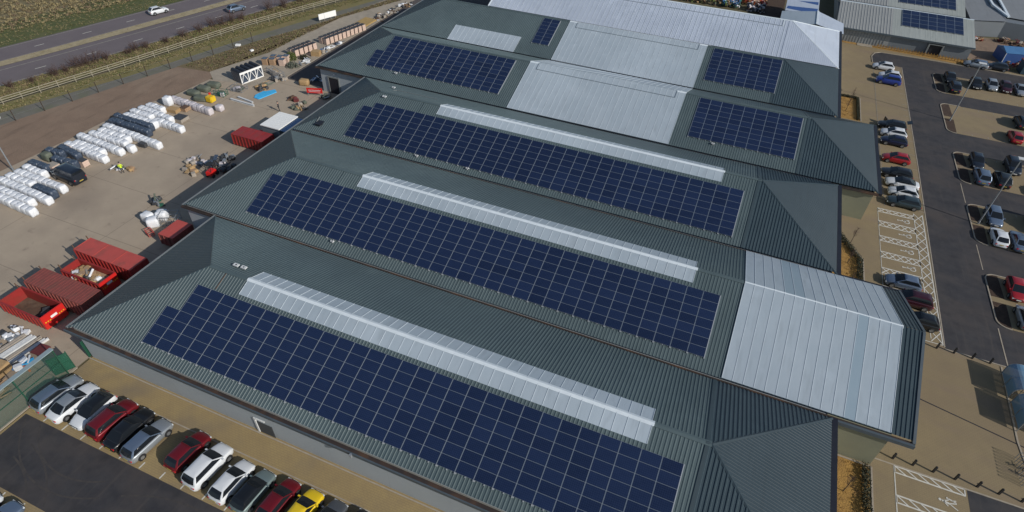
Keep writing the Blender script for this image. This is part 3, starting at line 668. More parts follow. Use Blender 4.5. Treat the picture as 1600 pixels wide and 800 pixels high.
# ------------------------------------------------------------------ grey hall (top right)
gh = empty('industrial_hall', 'light grey twin-ridged industrial hall with two solar arrays, top right of the warehouse', 'building', (83, 140, 0))
def hallroof(y0, z0, yr, zr, yb, zb, xs, mats):
    for (x0, x1, mat, pt) in xs:
        Lf = math.hypot(yr - y0, zr - z0); Lb = math.hypot(yb - yr, zr - zb)
        def Pf(s, t, h, Lf=Lf): return Vector((s - 83, y0 - 140 + t * (yr - y0) / Lf - h * (zr - z0) / Lf, z0 + t * (zr - z0) / Lf + h))
        def Pb(s, t, h, Lb=Lb): return Vector((s - 83, yb - 140 - t * (yb - yr) / Lb, zb + t * (zr - zb) / Lb + h))
        m = MB(); ribs(m, Pf, x0, x1, lambda s: 0, lambda s: Lf, pitch=pt, hgt=.05 if pt < .9 else .01, crest=.12, flank=.06); m.build('roof', mat, gh)
        m = MB(); ribs(m, Pb, x0, x1, lambda s: 0, lambda s: Lb, pitch=pt, hgt=.05 if pt < .9 else .01, crest=.12, flank=.06); m.build('roof', mat, gh)
hallroof(131.2, 3.0, 141.8, 5.35, 149.4, 3.5, [(70.2, 81.4, M['greyroof'], .6), (81.4, 97.4, M['greyroof2'], 1.0)], None)
hallroof(149.6, 3.5, 160, 5.8, 170, 3.5, [(69.5, 81.4, M['greyroof'], .6), (81.4, 97.6, M['greyroof2'], 1.0)], None)
MB().box(70.5 - 83, 81.5 - 83, 131.6 - 140, 30, 0, 3.0).build('wall', M['greyroof'], gh)
wl_ = MB(); wl_.box(81.5 - 83, 97.0 - 83, 131.6 - 140, 30, 0, 3.0)
wl_.add([(14, -8.4, 3.0), (14, 9.4, 3.0), (14, 1.8, 5.3)], [(0, 1, 2)]); wl_.add([(14, 9.6, 3.0), (14, 30, 3.0), (14, 20, 5.7)], [(0, 1, 2)])
wl_.build('wall', M['greywall'], gh)
MB().box(70.2 - 83, 97.4 - 83, 131.0 - 140, 131.22 - 140, 2.7, 3.02).build('gutter', M['fascia'], gh)
MB().box(70.2 - 83, 97.4 - 83, 1.65, 1.95, 5.34, 5.48).build('ridge_cap', M['cap_white'], gh)
g_ = MB().box(89.2 - 83, 91.6 - 83, -8.5, -8.41, .1, 2.3).build('doorway', M['black'], gh)
m = MB(); m.box(88.9 - 83, 89.2 - 83, -8.9, -8.41, .1, 2.5); m.box(91.6 - 83, 91.9 - 83, -8.9, -8.41, .1, 2.5); m.box(89.2 - 83, 91.6 - 83, -8.9, -8.41, 2.3, 2.5); m.build('door_frame', M['trim'], g_)
for k in range(18):
    x = 70.8 + k * .6; MB().box(x - 83, x + .12 - 83, -8.46, -8.39, .1, 2.9).build('wall_rib', M['greywall'], gh) if k < 17 else None
k_ = (5.35 - 3.0) / 10.6
def PA(s, t, h): return Vector((s, 131.2 + t * math.cos(math.atan(k_)) - h * .2, 3.0 + t * math.sin(math.atan(k_)) + h))
array('grey hall solar array nearer the car park, seven columns by four rows', PA, 0, 83.2, -10.75, 7, 4, None, 1.72, 1.65, PME2)
def PB(s, t, h): return Vector((s, 149.6 + t * math.cos(math.atan(k_)) - h * .2, 3.5 + t * math.sin(math.atan(k_)) + h))
array('grey hall solar array on the rear roof slope, cut by the top of the photo', PB, 0, 83.6, -9.0, 7, 4, None, 1.72, 1.65, PME2)
sheet('grass_strip', [(71.5, 130.6), (71.5, 131.6), (96.5, 131.5), (96.5, 128.9), (84, 130.0)], .036, M['gold'])
m = MB(); m.box(75.5, 78.6, 130.1, 132.3, .04, .1); tag(m.build('concrete_pad', M['concrete_pale']), kind='structure')
tf = empty('timber_fence', 'low ochre post fence along the foot of the grey hall wall', 'fence', (84, 130.2, 0))
for k in range(30):
    x = 79.5 + k * .58 - 84; MB().box(x, x + .14, .55 - .02 * k, .65 - .02 * k, 0, .8).build('post', M['gold'], tf)
MB().beam((-4.6, .6, .5), (12.6, .0, .5), .06, .12).build('rail', M['gold'], tf)
r2 = empty('industrial_roof', 'broad dull grey hall in the top right corner with white V-shaped roof edge', 'building', (115, 165, 0))
MB().add([(-16.6, -17, 3.6), (-9, -14.5, 3.7), (-9, -6, 4.0), (-10.8, 1, 4.1), (-10.5, 40, 4.5), (-16.8, 40, 4.2)], [(0, 1, 2, 3, 4, 5)]).build('roof', M['grey3'], r2)
MB().add([(-8.6, -11.5, 3.8), (30, -17, 3.8), (40, 40, 4.6), (-8, 40, 4.6)], [(0, 1, 2, 3)]).build('roof', M['grey3'], r2)
m = MB(); m.beam((-10.8, 30, 4.25), (-10.6, -4.5, 4.15), .45, .3); m.beam((-10.6, -4.5, 4.15), (-8.4, -11.7, 3.95), .5, .3); m.beam((-8.4, -11.7, 3.95), (-8.2, 30, 4.3), .5, .3); m.build('roof_edge', M['cap_white'], r2)
m = MB(); m.prism([(-16.3, -16.6), (-9.2, -14.2), (29, -16.6), (39, 39), (-16.5, 39)], 0, 3.5); m.build('wall', M['greywall'], r2)

# ------------------------------------------------------------------ vehicles
PAINTS = {}
def paint(name, c, metal=.3):
    if name not in PAINTS: PAINTS[name] = mk('car_paint_' + name, c, None, rough=.38, metal=metal, coat=.6, spec=.4)
    return PAINTS[name]
paint('white', (.62, .64, .66), 0); paint('silver', (.33, .36, .39), .5); paint('bluesilver', (.15, .20, .28), .5); paint('grey', (.12, .13, .145), .5)
paint('black', (.009, .010, .012), .1); paint('red', (.33, .012, .018), .2); paint('darkred', (.16, .008, .014), .3); paint('blue', (.02, .045, .26), .3)
paint('navy', (.010, .014, .045), .3); paint('teal', (.20, .26, .26), .4); paint('darkteal', (.035, .055, .065), .4); paint('yellow', (.72, .50, .015), 0)
paint('maroon', (.045, .008, .016), .3); paint('blackblue', (.014, .020, .032), .3)
STY = {
 'hatch':  dict(L=4.1, W=1.76, H=1.48, top=[(-1, .60), (-.97, .80), (-.9, .95), (-.8, .98), (.36, .96), (.62, .89), (.85, .76), (.95, .66), (1, .5)], gb=(-.93, .52), gr=(-.64, .04)),
 'estate': dict(L=4.55, W=1.80, H=1.47, top=[(-1, .60), (-.97, .80), (-.91, .95), (-.8, .98), (.36, .95), (.6, .88), (.85, .76), (.95, .66), (1, .5)], gb=(-.94, .48), gr=(-.72, .04)),
 'saloon': dict(L=4.6, W=1.80, H=1.43, top=[(-1, .62), (-.96, .90), (-.72, .98), (-.3, .95), (.36, .93), (.62, .86), (.85, .75), (.95, .66), (1, .5)], gb=(-.76, .48), gr=(-.38, .06)),
 'suv':    dict(L=4.5, W=1.86, H=1.68, top=[(-1, .70), (-.97, .92), (-.9, 1.08), (-.8, 1.12), (.4, 1.10), (.62, 1.03), (.85, .92), (.95, .8), (1, .6)], gb=(-.94, .52), gr=(-.74, .1)),
 'van':    dict(L=4.9, W=1.92, H=1.92, top=[(-1, .75), (-.985, 1.08), (-.8, 1.12), (.5, 1.12), (.7, 1.04), (.94, .88), (1, .6)], gb=(-.985, .66), gr=(-.95, .32)),
}
def interp(tb, u):
    for (a, b), (c, d) in zip(tb, tb[1:]):
        if u <= c:
            t = (u - a) / (c - a); t = t * t * (3 - 2 * t) * .5 + t * .5; return b + (d - b) * t
    return tb[-1][1]
CAR = {}
def car_meshes(style):
    if style in CAR: return CAR[style]
    S = STY[style]; hl, hw, H = S['L'] / 2, S['W'] / 2, S['H']
    us = [-1, -.985, -.96, -.9, -.8, -.7, -.5, -.3, -.1, .1, .3, .45, .55, .65, .75, .85, .92, .965, .99, 1]
    wfac = lambda u: 1 - (.22 * abs(u) ** 4 if u > 0 else .15 * abs(u) ** 5) - (.15 * max(0, (abs(u) - .88) / .12) ** 2)
    body = MB(); rings = []
    for u in us:
        w_ = hw * wfac(u); zt = interp(S['top'], u); zb = .2 + .12 * max(0, (abs(u) - .88) / .12) ** 2; x = u * hl
        if abs(u) == 1: zt = min(zt, .62); zb = .36
        zs = zb + (zt - zb) * .45
        half = [(0, zb), (w_ * .86, zb), (w_ * .975, zb + .08), (w_, zs), (w_ * .985, zt - .14), (w_ * .93, zt - .03), (w_ * .80, zt + .015), (w_ * .4, zt + .04), (0, zt + .045)]
        rings.append([(x, y, z) for y, z in half] + [(x, -y, z) for y, z in half[-2:0:-1]])
    n = len(rings[0]); vs = [v for r in rings for v in r]; fs = []
    for i in range(len(rings) - 1):
        for k in range(n): fs.append((i * n + k, i * n + (k + 1) % n, (i + 1) * n + (k + 1) % n, (i + 1) * n + k))
    fs += [tuple(range(n - 1, -1, -1)), tuple(range((len(rings) - 1) * n, len(rings) * n))]
    body.add(vs, fs)
    # greenhouse ring
    gb0, gb1 = S['gb']; gr0, gr1 = S['gr']
    side = [(-.97, 'p'), (-.86, 'g'), (-.4, 'g'), (.1, 'g'), (.5, 'g'), (.90, 'p'), (.97, 'c')]
    if style == 'van': side = [(-.96, 'p'), (-.90, 'p'), (-.36, 'p'), (.22, 'p'), (.30, 'g'), (.86, 'p'), (.96, 'c')]
    ring = [(a, -1, t) for a, t in side] + [(1, -.93, 'f'), (1, -.35, 'f'), (1, .35, 'f'), (1, .93, 'c')]
    ring += [(side[k][0], 1, {0: 'c'}.get(k, side[k - 1][1])) for k in range(len(side) - 1, -1, -1)]
    ring += [(-1, .88, 'r'), (-1, .3, 'r'), (-1, -.3, 'r'), (-1, -.88, 'c')]
    N = len(ring); lev = []
    zb_ = lambda u: interp(S['top'], max(-1, min(1, u))) + .0
    for q in (0, .17, .58, .93):
        bx0 = gb0 + (gr0 - gb0) * (q ** 1.25); bx1 = gb1 + (gr1 - gb1) * (q ** 1.1); ww = hw * (.91 - .21 * q ** 1.3)
        cur = []
        for (a, b_, t) in ring:
            u = (bx0 + bx1) / 2 + a * (bx1 - bx0) / 2
            if abs(b_) < .5 and abs(a) == 1: u += .035 * a * (1 - q)
            zbase = zb_(u) - .01; z = zbase + (H - .03 - zbase) * (q / .93 if q else 0)
            cur.append((u * hl, b_ * ww, z))
        lev.append(cur)
    gl = {'side_window': MB(), 'side_window ': MB(), 'windscreen': MB(), 'rear_window': MB()}; rf = MB(); pb = rf
    for j in range(3):
        for k in range(N):
            k2 = (k + 1) % N; quad = [lev[j][k], lev[j][k2], lev[j + 1][k2], lev[j + 1][k]]; t = ring[k][2]
            tgt = {'g': gl['side_window' if ring[k][1] < 0 else 'side_window '], 'f': gl['windscreen'], 'r': gl['rear_window']}.get(t, pb)
            if j == 0 and t != 'f': tgt = body
            if style == 'van' and (t == 'r' and j == 1 or t in 'pc' and j < 3): tgt = body
            tgt.add(quad, [(0, 1, 2, 3)])
    # roof cap
    top = lev[3]; cx = sum(v[0] for v in top) / N
    r1 = [((v[0] - cx) * .965 + cx, v[1] * .91, H) for v in top]; r2_ = [((v[0] - cx) * .6 + cx, v[1] * .5, H + .045) for v in top]
    rf.add(top + r1 + r2_, [(k, (k + 1) % N, N + (k + 1) % N, N + k) for k in range(N)] + [(N + k, N + (k + 1) % N, 2 * N + (k + 1) % N, 2 * N + k) for k in range(N)] + [tuple(range(2 * N, 3 * N))])
    def tomesh(mb, nm, mat, smooth=True):
        o = mb.build(nm, mat, None, smooth); me = o.data; bpy.data.objects.remove(o)
        if smooth:
            for e in me.edges: pass
        return me
    out = [('body', tomesh(body, 'body', M['plastic']), (0, 0, 0), 'paint')]
    out.append(('roof', tomesh(rf, 'roof', M['plastic']), (0, 0, 0), 'roof'))
    for k, g in gl.items():
        if g.f: out.append((k.strip(), tomesh(g, k.strip(), M['glass'], False), (0, 0, 0), None))
    wr = .33 if style in ('suv', 'van') else .31
    ty = tomesh(MB().cyl((0, -.11, 0), (0, .11, 0), wr, n=18), 'tyre', M['tyre']); 
    rm = MB(); rm.cyl((0, -.118, 0), (0, .118, 0), wr * .62, n=12); rim = tomesh(rm, 'rim', M['rim'], False)
    arch = tomesh(MB().cyl((0, -.03, 0), (0, .03, 0), wr + .075, n=18), 'wheel_arch', M['plastic'], False)
    for xs in (-.60, .62):
        for ys in (-1, 1):
            out.append(('wheel', ty, (xs * hl, ys * (hw - .085), wr), None, [('rim', rim)]))
            out.append(('wheel_arch', arch, (xs * hl, ys * (hw - .022), wr + .01), None))
    hlm = tomesh(MB().rbox(0, 0, 0, .26, .34, .13), 'headlight', M['lamp_clear'], False); tlm = tomesh(MB().rbox(0, 0, 0, .16, .26, .17), 'tail_light', M['lamp_red'], False)
    zt1 = interp(S['top'], .93) - .18; zt2 = interp(S['top'], -.96) - .26
    for ys in (-1, 1):
        out.append(('headlight', hlm, (.915 * hl, ys * (hw * .60), zt1), None)); out.append(('tail_light', tlm, (-.955 * hl, ys * (hw * .66), zt2), None))
        mir = tomesh(MB().rbox(0, 0, 0, .14, .2, .13), 'wing_mirror', M['plastic'], False)
        out.append(('wing_mirror', mir, ((gb1 - .12) * hl, ys * (hw + .06), interp(S['top'], gb1 - .1) - .02), 'paint'))
    out.append(('grille', tomesh(MB().rbox(0, 0, 0, .06, hw * 1.1, .2), 'grille', M['plastic'], False), (hl * .985, 0, .42), None))
    out.append(('rear_bumper', tomesh(MB().rbox(0, 0, 0, .06, hw * 1.4, .13), 'rear_bumper', M['plastic'], False), (-hl * .985, 0, .36), None))
    out.append(('number_plate', tomesh(MB().rbox(0, 0, 0, .03, .5, .11), 'number_plate', M['plate_y'], False), (-hl * 1.0 - .01, 0, .58), None))
    out.append(('number_plate', tomesh(MB().rbox(0, 0, 0, .03, .5, .11), 'number_plate', M['plate_w'], False), (hl * 1.0 + .02, 0, .45), None))
    CAR[style] = out; return out
NAMES = {'hatch': ('hatchback_car', 'car'), 'estate': ('estate_car', 'car'), 'saloon': ('saloon_car', 'car'), 'suv': ('suv_car', 'car'), 'van': ('van', 'van')}
def car(style, colour, x, y, heading, label, roof=None, group=None, scale=1.0):
    nm, cat = NAMES[style]
    root = empty(nm, label, cat, (x, y, .045), R(heading), group); root.scale = (scale,) * 3
    for it in car_meshes(style):
        o = bpy.data.objects.new(it[0], it[1]); COL.objects.link(o); o.parent = root; o.location = it[2]
        if it[3]:
            o.material_slots[0].link = 'OBJECT'; o.material_slots[0].material = paint(roof, (0, 0, 0)) if (it[3] == 'roof' and roof) else PAINTS[colour]
        if len(it) > 4:
            for (n2, me2) in it[4]:
                q = bpy.data.objects.new(n2, me2); COL.objects.link(q); q.parent = o
    return root
# front row (nose towards the warehouse = +Y)
G1 = 'cars parked along the front wall'
FR = [('estate', 'silver', 1.7, -4.5, 84, 'silver estate car with sky-reflection roof tint at the left end of the front row'),
 ('saloon', 'white', 4.0, -4.6, 86, 'white coupe with silver-white roof, second car from the green fence'),
 ('hatch', 'white', 6.5, -4.5, -92, 'white hatchback with a black roof, third car from the green fence'),
 ('suv', 'darkred', 9.0, -4.5, 86, 'dark red SUV between the black-roofed white hatchback and a black car'),
 ('saloon', 'black', 11.2, -4.6, 88, 'black saloon between the dark red SUV and the silver estate'),
 ('estate', 'silver', 13.6, -4.8, 86, 'silver estate car with sky-reflection roof tint, left of the empty front bay'),
 ('hatch', 'darkred', 17.8, -4.2, 86, 'dark red hatchback just right of the empty front bay'),
 ('suv', 'white', 20.5, -4.6, 86, 'large white SUV with black side window, right of the dark red hatchback'),
 ('hatch', 'silver', 23.4, -4.9, 86, 'white-silver hatchback between the large white SUV and the pale teal car'),
 ('hatch', 'teal', 25.7, -4.9, 86, 'pale teal car with a black roof in the front row'),
 ('hatch', 'darkred', 28.2, -4.7, 86, 'deep red hatchback between the pale teal car and the yellow one'),
 ('hatch', 'yellow', 30.6, -4.7, 86, 'bright yellow hatchback at the bottom edge of the photo'),
 ('hatch', 'grey', 33.0, -4.7, 86, 'dark grey hatchback just right of the yellow one'),
 ('saloon', 'black', 35.4, -4.8, 86, 'black car at the right end of the front row, nearly out of frame')]
for i, (st, c, x, y, h, lb) in enumerate(FR):
    if i == 8: c = 'white'
    car(st, c, x, y, h, lb, roof={2: 'black', 9: 'black', 1: 'silver', 0: 'bluesilver', 5: 'bluesilver'}.get(i), group=G1)  # both estates get bluish roof paint for the sky mirrored in them
car('hatch', 'white', 6.2, -15.6, 86, 'white car clipped by the left edge in the bottom left corner'); car('estate', 'bluesilver', 8.6, -15.7, 86, 'blue-grey car clipped by the bottom edge in the bottom left corner')
G2 = 'cars parked along the east side of the warehouse'
RT = [('hatch', 'white', 80.2, 118.6, 180, 'white hatchback furthest up the east row, nearest the grey hall'),
 ('hatch', 'white', 81.2, 114.3, 180, 'silver-white car half hidden behind the bright blue one'),
 ('suv', 'blue', 80.8, 111.6, 178, 'bright blue car near the top of the east row'),
 ('estate', 'black', 80.5, 91.8, 180, 'black car with open doors at the top of the middle group in the east row'),
 ('hatch', 'white', 80.6, 88.9, 180, 'white hatchback between the open-doored black car and a navy hatchback'),
 ('hatch', 'navy', 80.5, 86.0, 180, 'navy hatchback directly above the red car in the east row'),
 ('hatch', 'red', 80.5, 80.0, 180, 'red hatchback standing alone in the middle of the east row'),
 ('estate', 'black', 80.3, 75.2, 180, 'black car at the head of the four-car group above the disabled bays'),
 ('saloon', 'white', 80.9, 72.5, 180, 'white car with a black roof in the four-car group above the disabled bays'),
 ('hatch', 'white', 80.9, 69.8, 180, 'all white hatchback squeezed above the dark teal estate'),
 ('estate', 'darkteal', 80.8, 67.1, 180, 'dark teal estate car next to the disabled bays'),
 ('hatch', 'bluesilver', 79.6, 48.2, 180, 'silver-blue hatchback parked in a disabled bay beyond the pale gable roof'),
 ('suv', 'maroon', 80.3, 45.2, 180, 'dark maroon SUV half hidden behind the pale gabled roof'),
 ('hatch', 'black', 80.9, 41.8, 180, 'black hatchback half hidden behind the pale gabled roof, nearest the bollards')]
for i, (st, c, x, y, h, lb) in enumerate(RT):
    o = car(st, c, x, y, h, lb, roof='black' if i == 8 else None, group=G2)
    if i == 3:
        MB().rbox(1.1, -1.35, .5, .9, .06, .7, R(-70)).build('open_door', PAINTS['black'], o); MB().rbox(1.1, 1.35, .5, .9, .06, .7, R(70)).build('open_door', PAINTS['black'], o)
        m = MB(); m.beam((-2.0, 0, 1.5), (-2.7, 0, 1.8), 1.2, .06); m.build('open_tailgate', PAINTS['black'], o)
BK = [('saloon', 'black', 92.4, 118.9, -90, 'black saloon on the upper side of the bed nearest the grey hall'),
 ('suv', 'blackblue', 92.6, 114.3, 90, 'blue-black SUV facing the black saloon beside the bed nearest the grey hall'),
 ('hatch', 'black', 96.8, 118.0, -90, 'black hatchback first in the upper row right of the empty bay'),
 ('hatch', 'silver', 99.6, 118.6, -90, 'silver hatchback second in the upper row of the back parking block'),
 ('hatch', 'maroon', 102.0, 118.8, -90, 'dark maroon hatchback third in the upper row of the back parking block'),
 ('saloon', 'silver', 104.5, 118.8, -90, 'silver saloon cut by the right edge in the back parking block'),
 ('suv', 'blackblue', 102.0, 103.4, 90, 'black SUV at the right edge in the second parking block'),
 ('hatch', 'red', 99.9, 96.9, 90, 'bright red hatchback alone in the second parking block'),
 ('hatch', 'blackblue', 92.5, 84.9, -90, 'dark blue-black hatchback beside the upper bed of the third parking block'),
 ('suv', 'bluesilver', 92.5, 80.1, 90, 'silver-blue SUV beside the lower bed of the third parking block'),
 ('suv', 'black', 95.3, 80.4, 90, 'black SUV right of the silver-blue one in the third parking block'),
 ('suv', 'blackblue', 97.6, 85.5, -90, 'dark SUV under the light pole head in the third parking block'),
 ('estate', 'navy', 101.0, 79.6, 90, 'navy estate car just past the right edge in the third parking block'),
 ('estate', 'bluesilver', 92.5, 68.9, -90, 'blue estate car above the white hatchback in the fourth parking block'),
 ('hatch', 'white', 92.3, 63.8, 90, 'white hatchback with dark rear screen at the bed of the fourth parking block'),
 ('saloon', 'bluesilver', 94.7, 63.9, 90, 'blue-silver saloon right of the white hatchback in the fourth parking block'),
 ('van', 'grey', 97.8, 69.4, -90, 'grey van just past the right edge in the fourth parking block'),
 ('hatch', 'red', 92.4, 52.7, -90, 'red hatchback in the nearest parking block'),
 ('hatch', 'black', 94.9, 52.9, -90, 'black hatchback right of the red one in the nearest parking block'),
 ('hatch', 'silver', 92.6, 47.6, 90, 'silver hatchback nearest the bicycle shelters in the parking blocks')]
for (st, c, x, y, h, lb) in BK: car(st, c, x, y, h, lb, group='cars in the parking blocks on the right')
car('estate', 'silver', 98.3, 128.9, 175, 'silver car with sky-reflection roof tint beside the top kerb near the lamp head', roof='bluesilver'); car('hatch', 'blackblue', 102.2, 129.4, 178, 'dark car right behind the silver one by the top kerb')  # silver car's bluish roof paint stands for reflected sky
car('hatch', 'white', -70.1, 76.3, 72, 'white hatchback driving on the far carriageway of the dual carriageway'); car('hatch', 'bluesilver', -56.2, 85.2, 73, 'blue-grey hatchback driving on the near carriageway of the dual carriageway')
v = car('van', 'blackblue', -30.1, 22.2, 176, 'dark navy van parked between the wrapped bales in the yard', scale=1.12)

# ------------------------------------------------------------------ wrapped bales
def bale_mesh(seed, w=1.03, d=.93, h=1.1, mat=None, dark=False):
    rnd = random.Random(seed); bm = bmesh.new(); bmesh.ops.create_cube(bm, size=1); bmesh.ops.subdivide_edges(bm, edges=bm.edges[:], cuts=4, use_grid_fill=True)
    for v_ in bm.verts:
        x, y, z = v_.co
        k = 1 + .10 * (1 - (2 * z) ** 2) ; rr = max(abs(x), abs(y)) * 2
        nx, ny = x * k, y * k
        if abs(x) > .45 and abs(y) > .45: nx *= .94; ny *= .94
        zz = z
        if z > .45: zz += .06 * (1 - rr) + rnd.uniform(-.02, .05); nx *= .95; ny *= .95
        if z > -.45: nx += rnd.uniform(-.025, .025); ny += rnd.uniform(-.025, .025); zz += rnd.uniform(-.015, .015)
        v_.co = (nx * w, ny * d, (zz + .5) * h)
    me = bpy.data.meshes.new('wrapped_bale'); bm.to_mesh(me); bm.free(); me.materials.append(mat); me.polygons.foreach_set('use_smooth', [True] * len(me.polygons)); return me
BW = [bale_mesh(s, mat=M['bag']) for s in range(5)]; BP = [bale_mesh(20 + s, mat=M['bag_warm']) for s in range(4)]
BD = [bale_mesh(40 + s, mat=M['bag_dark'], h=1.2) for s in range(4)]
def bale_row(x0, x1, y0, y1, meshes, rowname, what='white bale', group='white wrapped bales in rows', hs=1.0, jit=.035):
    L_ = abs(x1 - x0) + 1.0; n = max(1, round(L_ / .98)); 
    for k in range(n):
        t = (k + .5) / n; x = x1 + .5 - t * L_; y = y1 + (y0 - y1) * t
        o = bpy.data.objects.new('wrapped_bale', random.choice(meshes)); COL.objects.link(o)
        o.location = (x + random.uniform(-.05, .05), y + random.uniform(-jit, jit), .02); o.rotation_euler = (0, 0, random.uniform(-.03, .03) + random.choice((0, math.pi)))
        s_ = random.uniform(.93, 1.04); o.scale = (.96, 1, hs * s_)
        tag(o, '%s, %s from the right in %s' % (what, ORD[k + 1], rowname), 'bale', group)
R_ = [(-33.3, -27.1, 14.7, 14.3, 'the white row closest to the red skips'), (-35, -29.1, 15.9, 15.6, 'the second white row at the left edge'), (-37, -27.6, 17.5, 16.9, 'the third white row from the left edge'),
 (-37, -32.7, 18.6, 18.5, 'the short row behind the leftmost dark bales'), (-36.9, -28.2, 19.8, 19.6, 'the long white row left of the van'), (-37, -33.6, 21.1, 20.9, 'the short white row by the yard lamp post'),
 (-37.2, -29.6, 28.0, 27.4, 'the first white row right of the van'), (-36.5, -31.3, 28.9, 28.6, 'the second white row right of the van'), (-37.8, -29.2, 30.6, 29.9, 'the third white row right of the van'),
 (-36.8, -30.3, 31.9, 31.8, 'the fourth white row right of the van'), (-36.3, -31, 33.1, 32.9, 'the fifth white row right of the van'), (-36.9, -25.6, 34.5, 33.7, 'the longest white row, beside the black crate'),
 (-36.9, -31, 38.4, 38.1, 'the row just above the long dark bales'), (-37, -33.4, 39.8, 39.6, 'the second row above the long dark bales'), (-36.7, -30.0, 41.2, 40.4, 'the long white row below the tan pallet'),
 (-36.4, -33.8, 42.5, 42.3, 'the short white row nearest the tan pallet'), (-31.4, -26.2, 39.2, 38.9, 'the front row below the dark flat stack')]
for a, b, c, d, nm in R_: bale_row(a, b, c, d, BW, nm)
bale_row(-34.9, -26.5, 46.1, 45.3, BP, 'the pinkish white row near the yellow tank', 'pinkish bale', 'pinkish wrapped bales')
bale_row(-37.9, -30.8, 37.4, 37.1, BD, 'the upper long dark row', 'dark blue bale', 'dark wrapped bales'); bale_row(-37.4, -29.9, 36.0, 35.8, BD, 'the lower long dark row', 'dark blue bale', 'dark wrapped bales')
bale_row(-31.0, -28.2, 18.25, 18.2, BD, 'the short dark row at the left edge', 'dark blue bale', 'dark wrapped bales'); bale_row(-37.1, -34.5, 22.2, 22.2, BD, 'the dark row behind the van', 'dark blue bale', 'dark wrapped bales')
bale_row(-38, -36.1, 25.4, 25.8, BD, 'the dark pair behind the green bale', 'dark blue bale', 'dark wrapped bales'); bale_row(-35.3, -31.9, 24.3, 24.6, BD, 'the dark row just right of the van', 'dark blue bale', 'dark wrapped bales')
bale_row(-37.2, -33.5, 27.0, 26.2, BD, 'the dark row above the navy van', 'dark blue bale', 'dark wrapped bales')
def one(name, mesh, x, y, label, cat, rz=0, sc=(1, 1, 1)):
    o = bpy.data.objects.new(name, mesh); COL.objects.link(o); o.location = (x, y, .02); o.rotation_euler = (0, 0, rz); o.scale = sc; return tag(o, label, cat)
one('wrapped_bale', BW[1], -28.3, 31.3, 'lone white wrapped bale at the front between two white rows', 'bale'); one('wrapped_bale', BW[2], -35, 44.9, 'tall white wrapped bale standing alone left of the pinkish row', 'bale', .1, (1.2, 1.15, 1.35))
one('wrapped_bale', BP[0], -25.9, 47.1, 'lone white wrapped bale right of the pinkish row', 'bale', .05, (1.1, 1, .9))
# brick packs and pallets
def pack(x, y, label, mat, topm, w=1.0, d=1.0, h=1.0, rz=0, name='brick_pack', cat='brick pack', group=None):
    r = empty(name, label, cat, (x, y, .02), rz, group)
    m = MB()
    for k in range(3): m.box(-w/2, w/2, -d/2 + k * (d - .1) / 2, -d/2 + k * (d - .1) / 2 + .1, 0, .1)
    m.build('pallet', M['wood2'], r); n = 3
    m = MB()
    for k in range(n):
        z = .1 + k * (h / n); m.box(-w/2 + random.uniform(0, .03), w/2 - random.uniform(0, .03), -d/2 + .02, d/2 - .02, z, z + h / n - .025)
    m.build('bricks', mat, r)
    m = MB(); m.rbox(0, 0, h + .09, w * .98, d * .98, .05); m.build('top_sheet', topm, r, bevel=.02)
    return r
packs = []
y = 71.0; k = 0
while y < 88.5:
    t = (y - 71.2) / (87.6 - 71.2); x = -28.6 + 4.0 * t
    if not (75.9 < y < 77.6):
        k += 1; pack(x - .1, y, 'pinkish brick pack with dark top, %s from the hedge clippings along the storage strip' % ORD[k], M['brick'], M['darkmix'], 1.0, .9, 1.25, R(-12), group='brick packs in a line')
        pack(x - 1.35, y + .2, 'dark-topped brick pack behind the %s one of the front line' % ORD[k], M['brick'], M['darkmix'], 1.0, .9, 1.2, R(-12), group='brick packs in a line')
    y += 1.08
for i_, (x, y) in enumerate(((-31.3, 65.2), (-30.0, 65.7), (-30.7, 66.9), (-29.4, 67.2), (-28.2, 66.3), (-28.6, 68.0))):
    pack(x, y, 'brick pack with dark blue wrap, %s of the cluster beside the white frame shelter' % ORD[i_ + 1], M['card'] if i_ < 3 else M['brick'], M['bag_dark'], 1.05, 1.05, 1.2, .25, group='blue topped brick packs')
pack(-31.4, 25.5, 'orange-brown brick pack right of the navy van', M['brick'], M['darkmix'], 1.3, 1.0, .9); pack(-36.5, 27.2, 'small brick pack behind the dark bales', M['brick'], M['brick'], 1, .9, .9)
pack(-34.1, 22.9, 'pinkish brick pack tucked behind the navy van', M['brick'], M['wood2'], 1.4, 1.2, .9); one('wrapped_bale', bale_mesh(71, mat=M['greygreen']), -37.4, 24.4, 'olive green wrapped bale among the dark ones', 'bale', 0, (1.3, 1, 1.1))
pack(-32.4, 43.4, 'tan stack of sacks on a pallet', M['wood'], M['wood'], 2.0, 1.3, .55, .1, 'sack_pallet', 'pallet'); pack(-31.0, 44.6, 'brown round topped pallet beside the tan sacks', M['card'], M['rust'], 1.2, 1.2, .6, 0, 'sack_pallet', 'pallet')
fs_ = pack(-29.2, 41.7, 'dark slate sheets stacked on pale pallets', M['wood2'], M['darkmix'], 2.0, 1.8, .55, .05, 'slate_stack', 'stack')
pack(-27.9, 33.1, 'open black crate in front of the longest white row', M['darkmix'], M['darkmix'], 1.2, .9, .6, .1, 'crate', 'crate')
for i_, (x, y) in enumerate(((-34.0, 49.5), (-33.7, 51.6), (-33.2, 53.5), (-31.4, 48.6))):
    one('netted_pile', bale_mesh(80 + i_, mat=M['greygreen']), x, y, 'grey-green netted pile, %s of the group behind the yellow tank' % ORD[i_ + 1], 'pile', .1 * i_, (2.1, 1.25, .75))
yt = empty('fuel_tank', 'yellow plastic tank beside the netted piles', 'tank', (-29.5, 48.9, .02)); MB().rbox(0, 0, .1, 1.3, 1.2, 1.0).build('tank_body', M['yellow'], yt, bevel=.12); MB().cyl((-.5, .5, 1.1), (-.5, .5, 1.35), .2).build('filler_cap', M['red_bright'], yt)
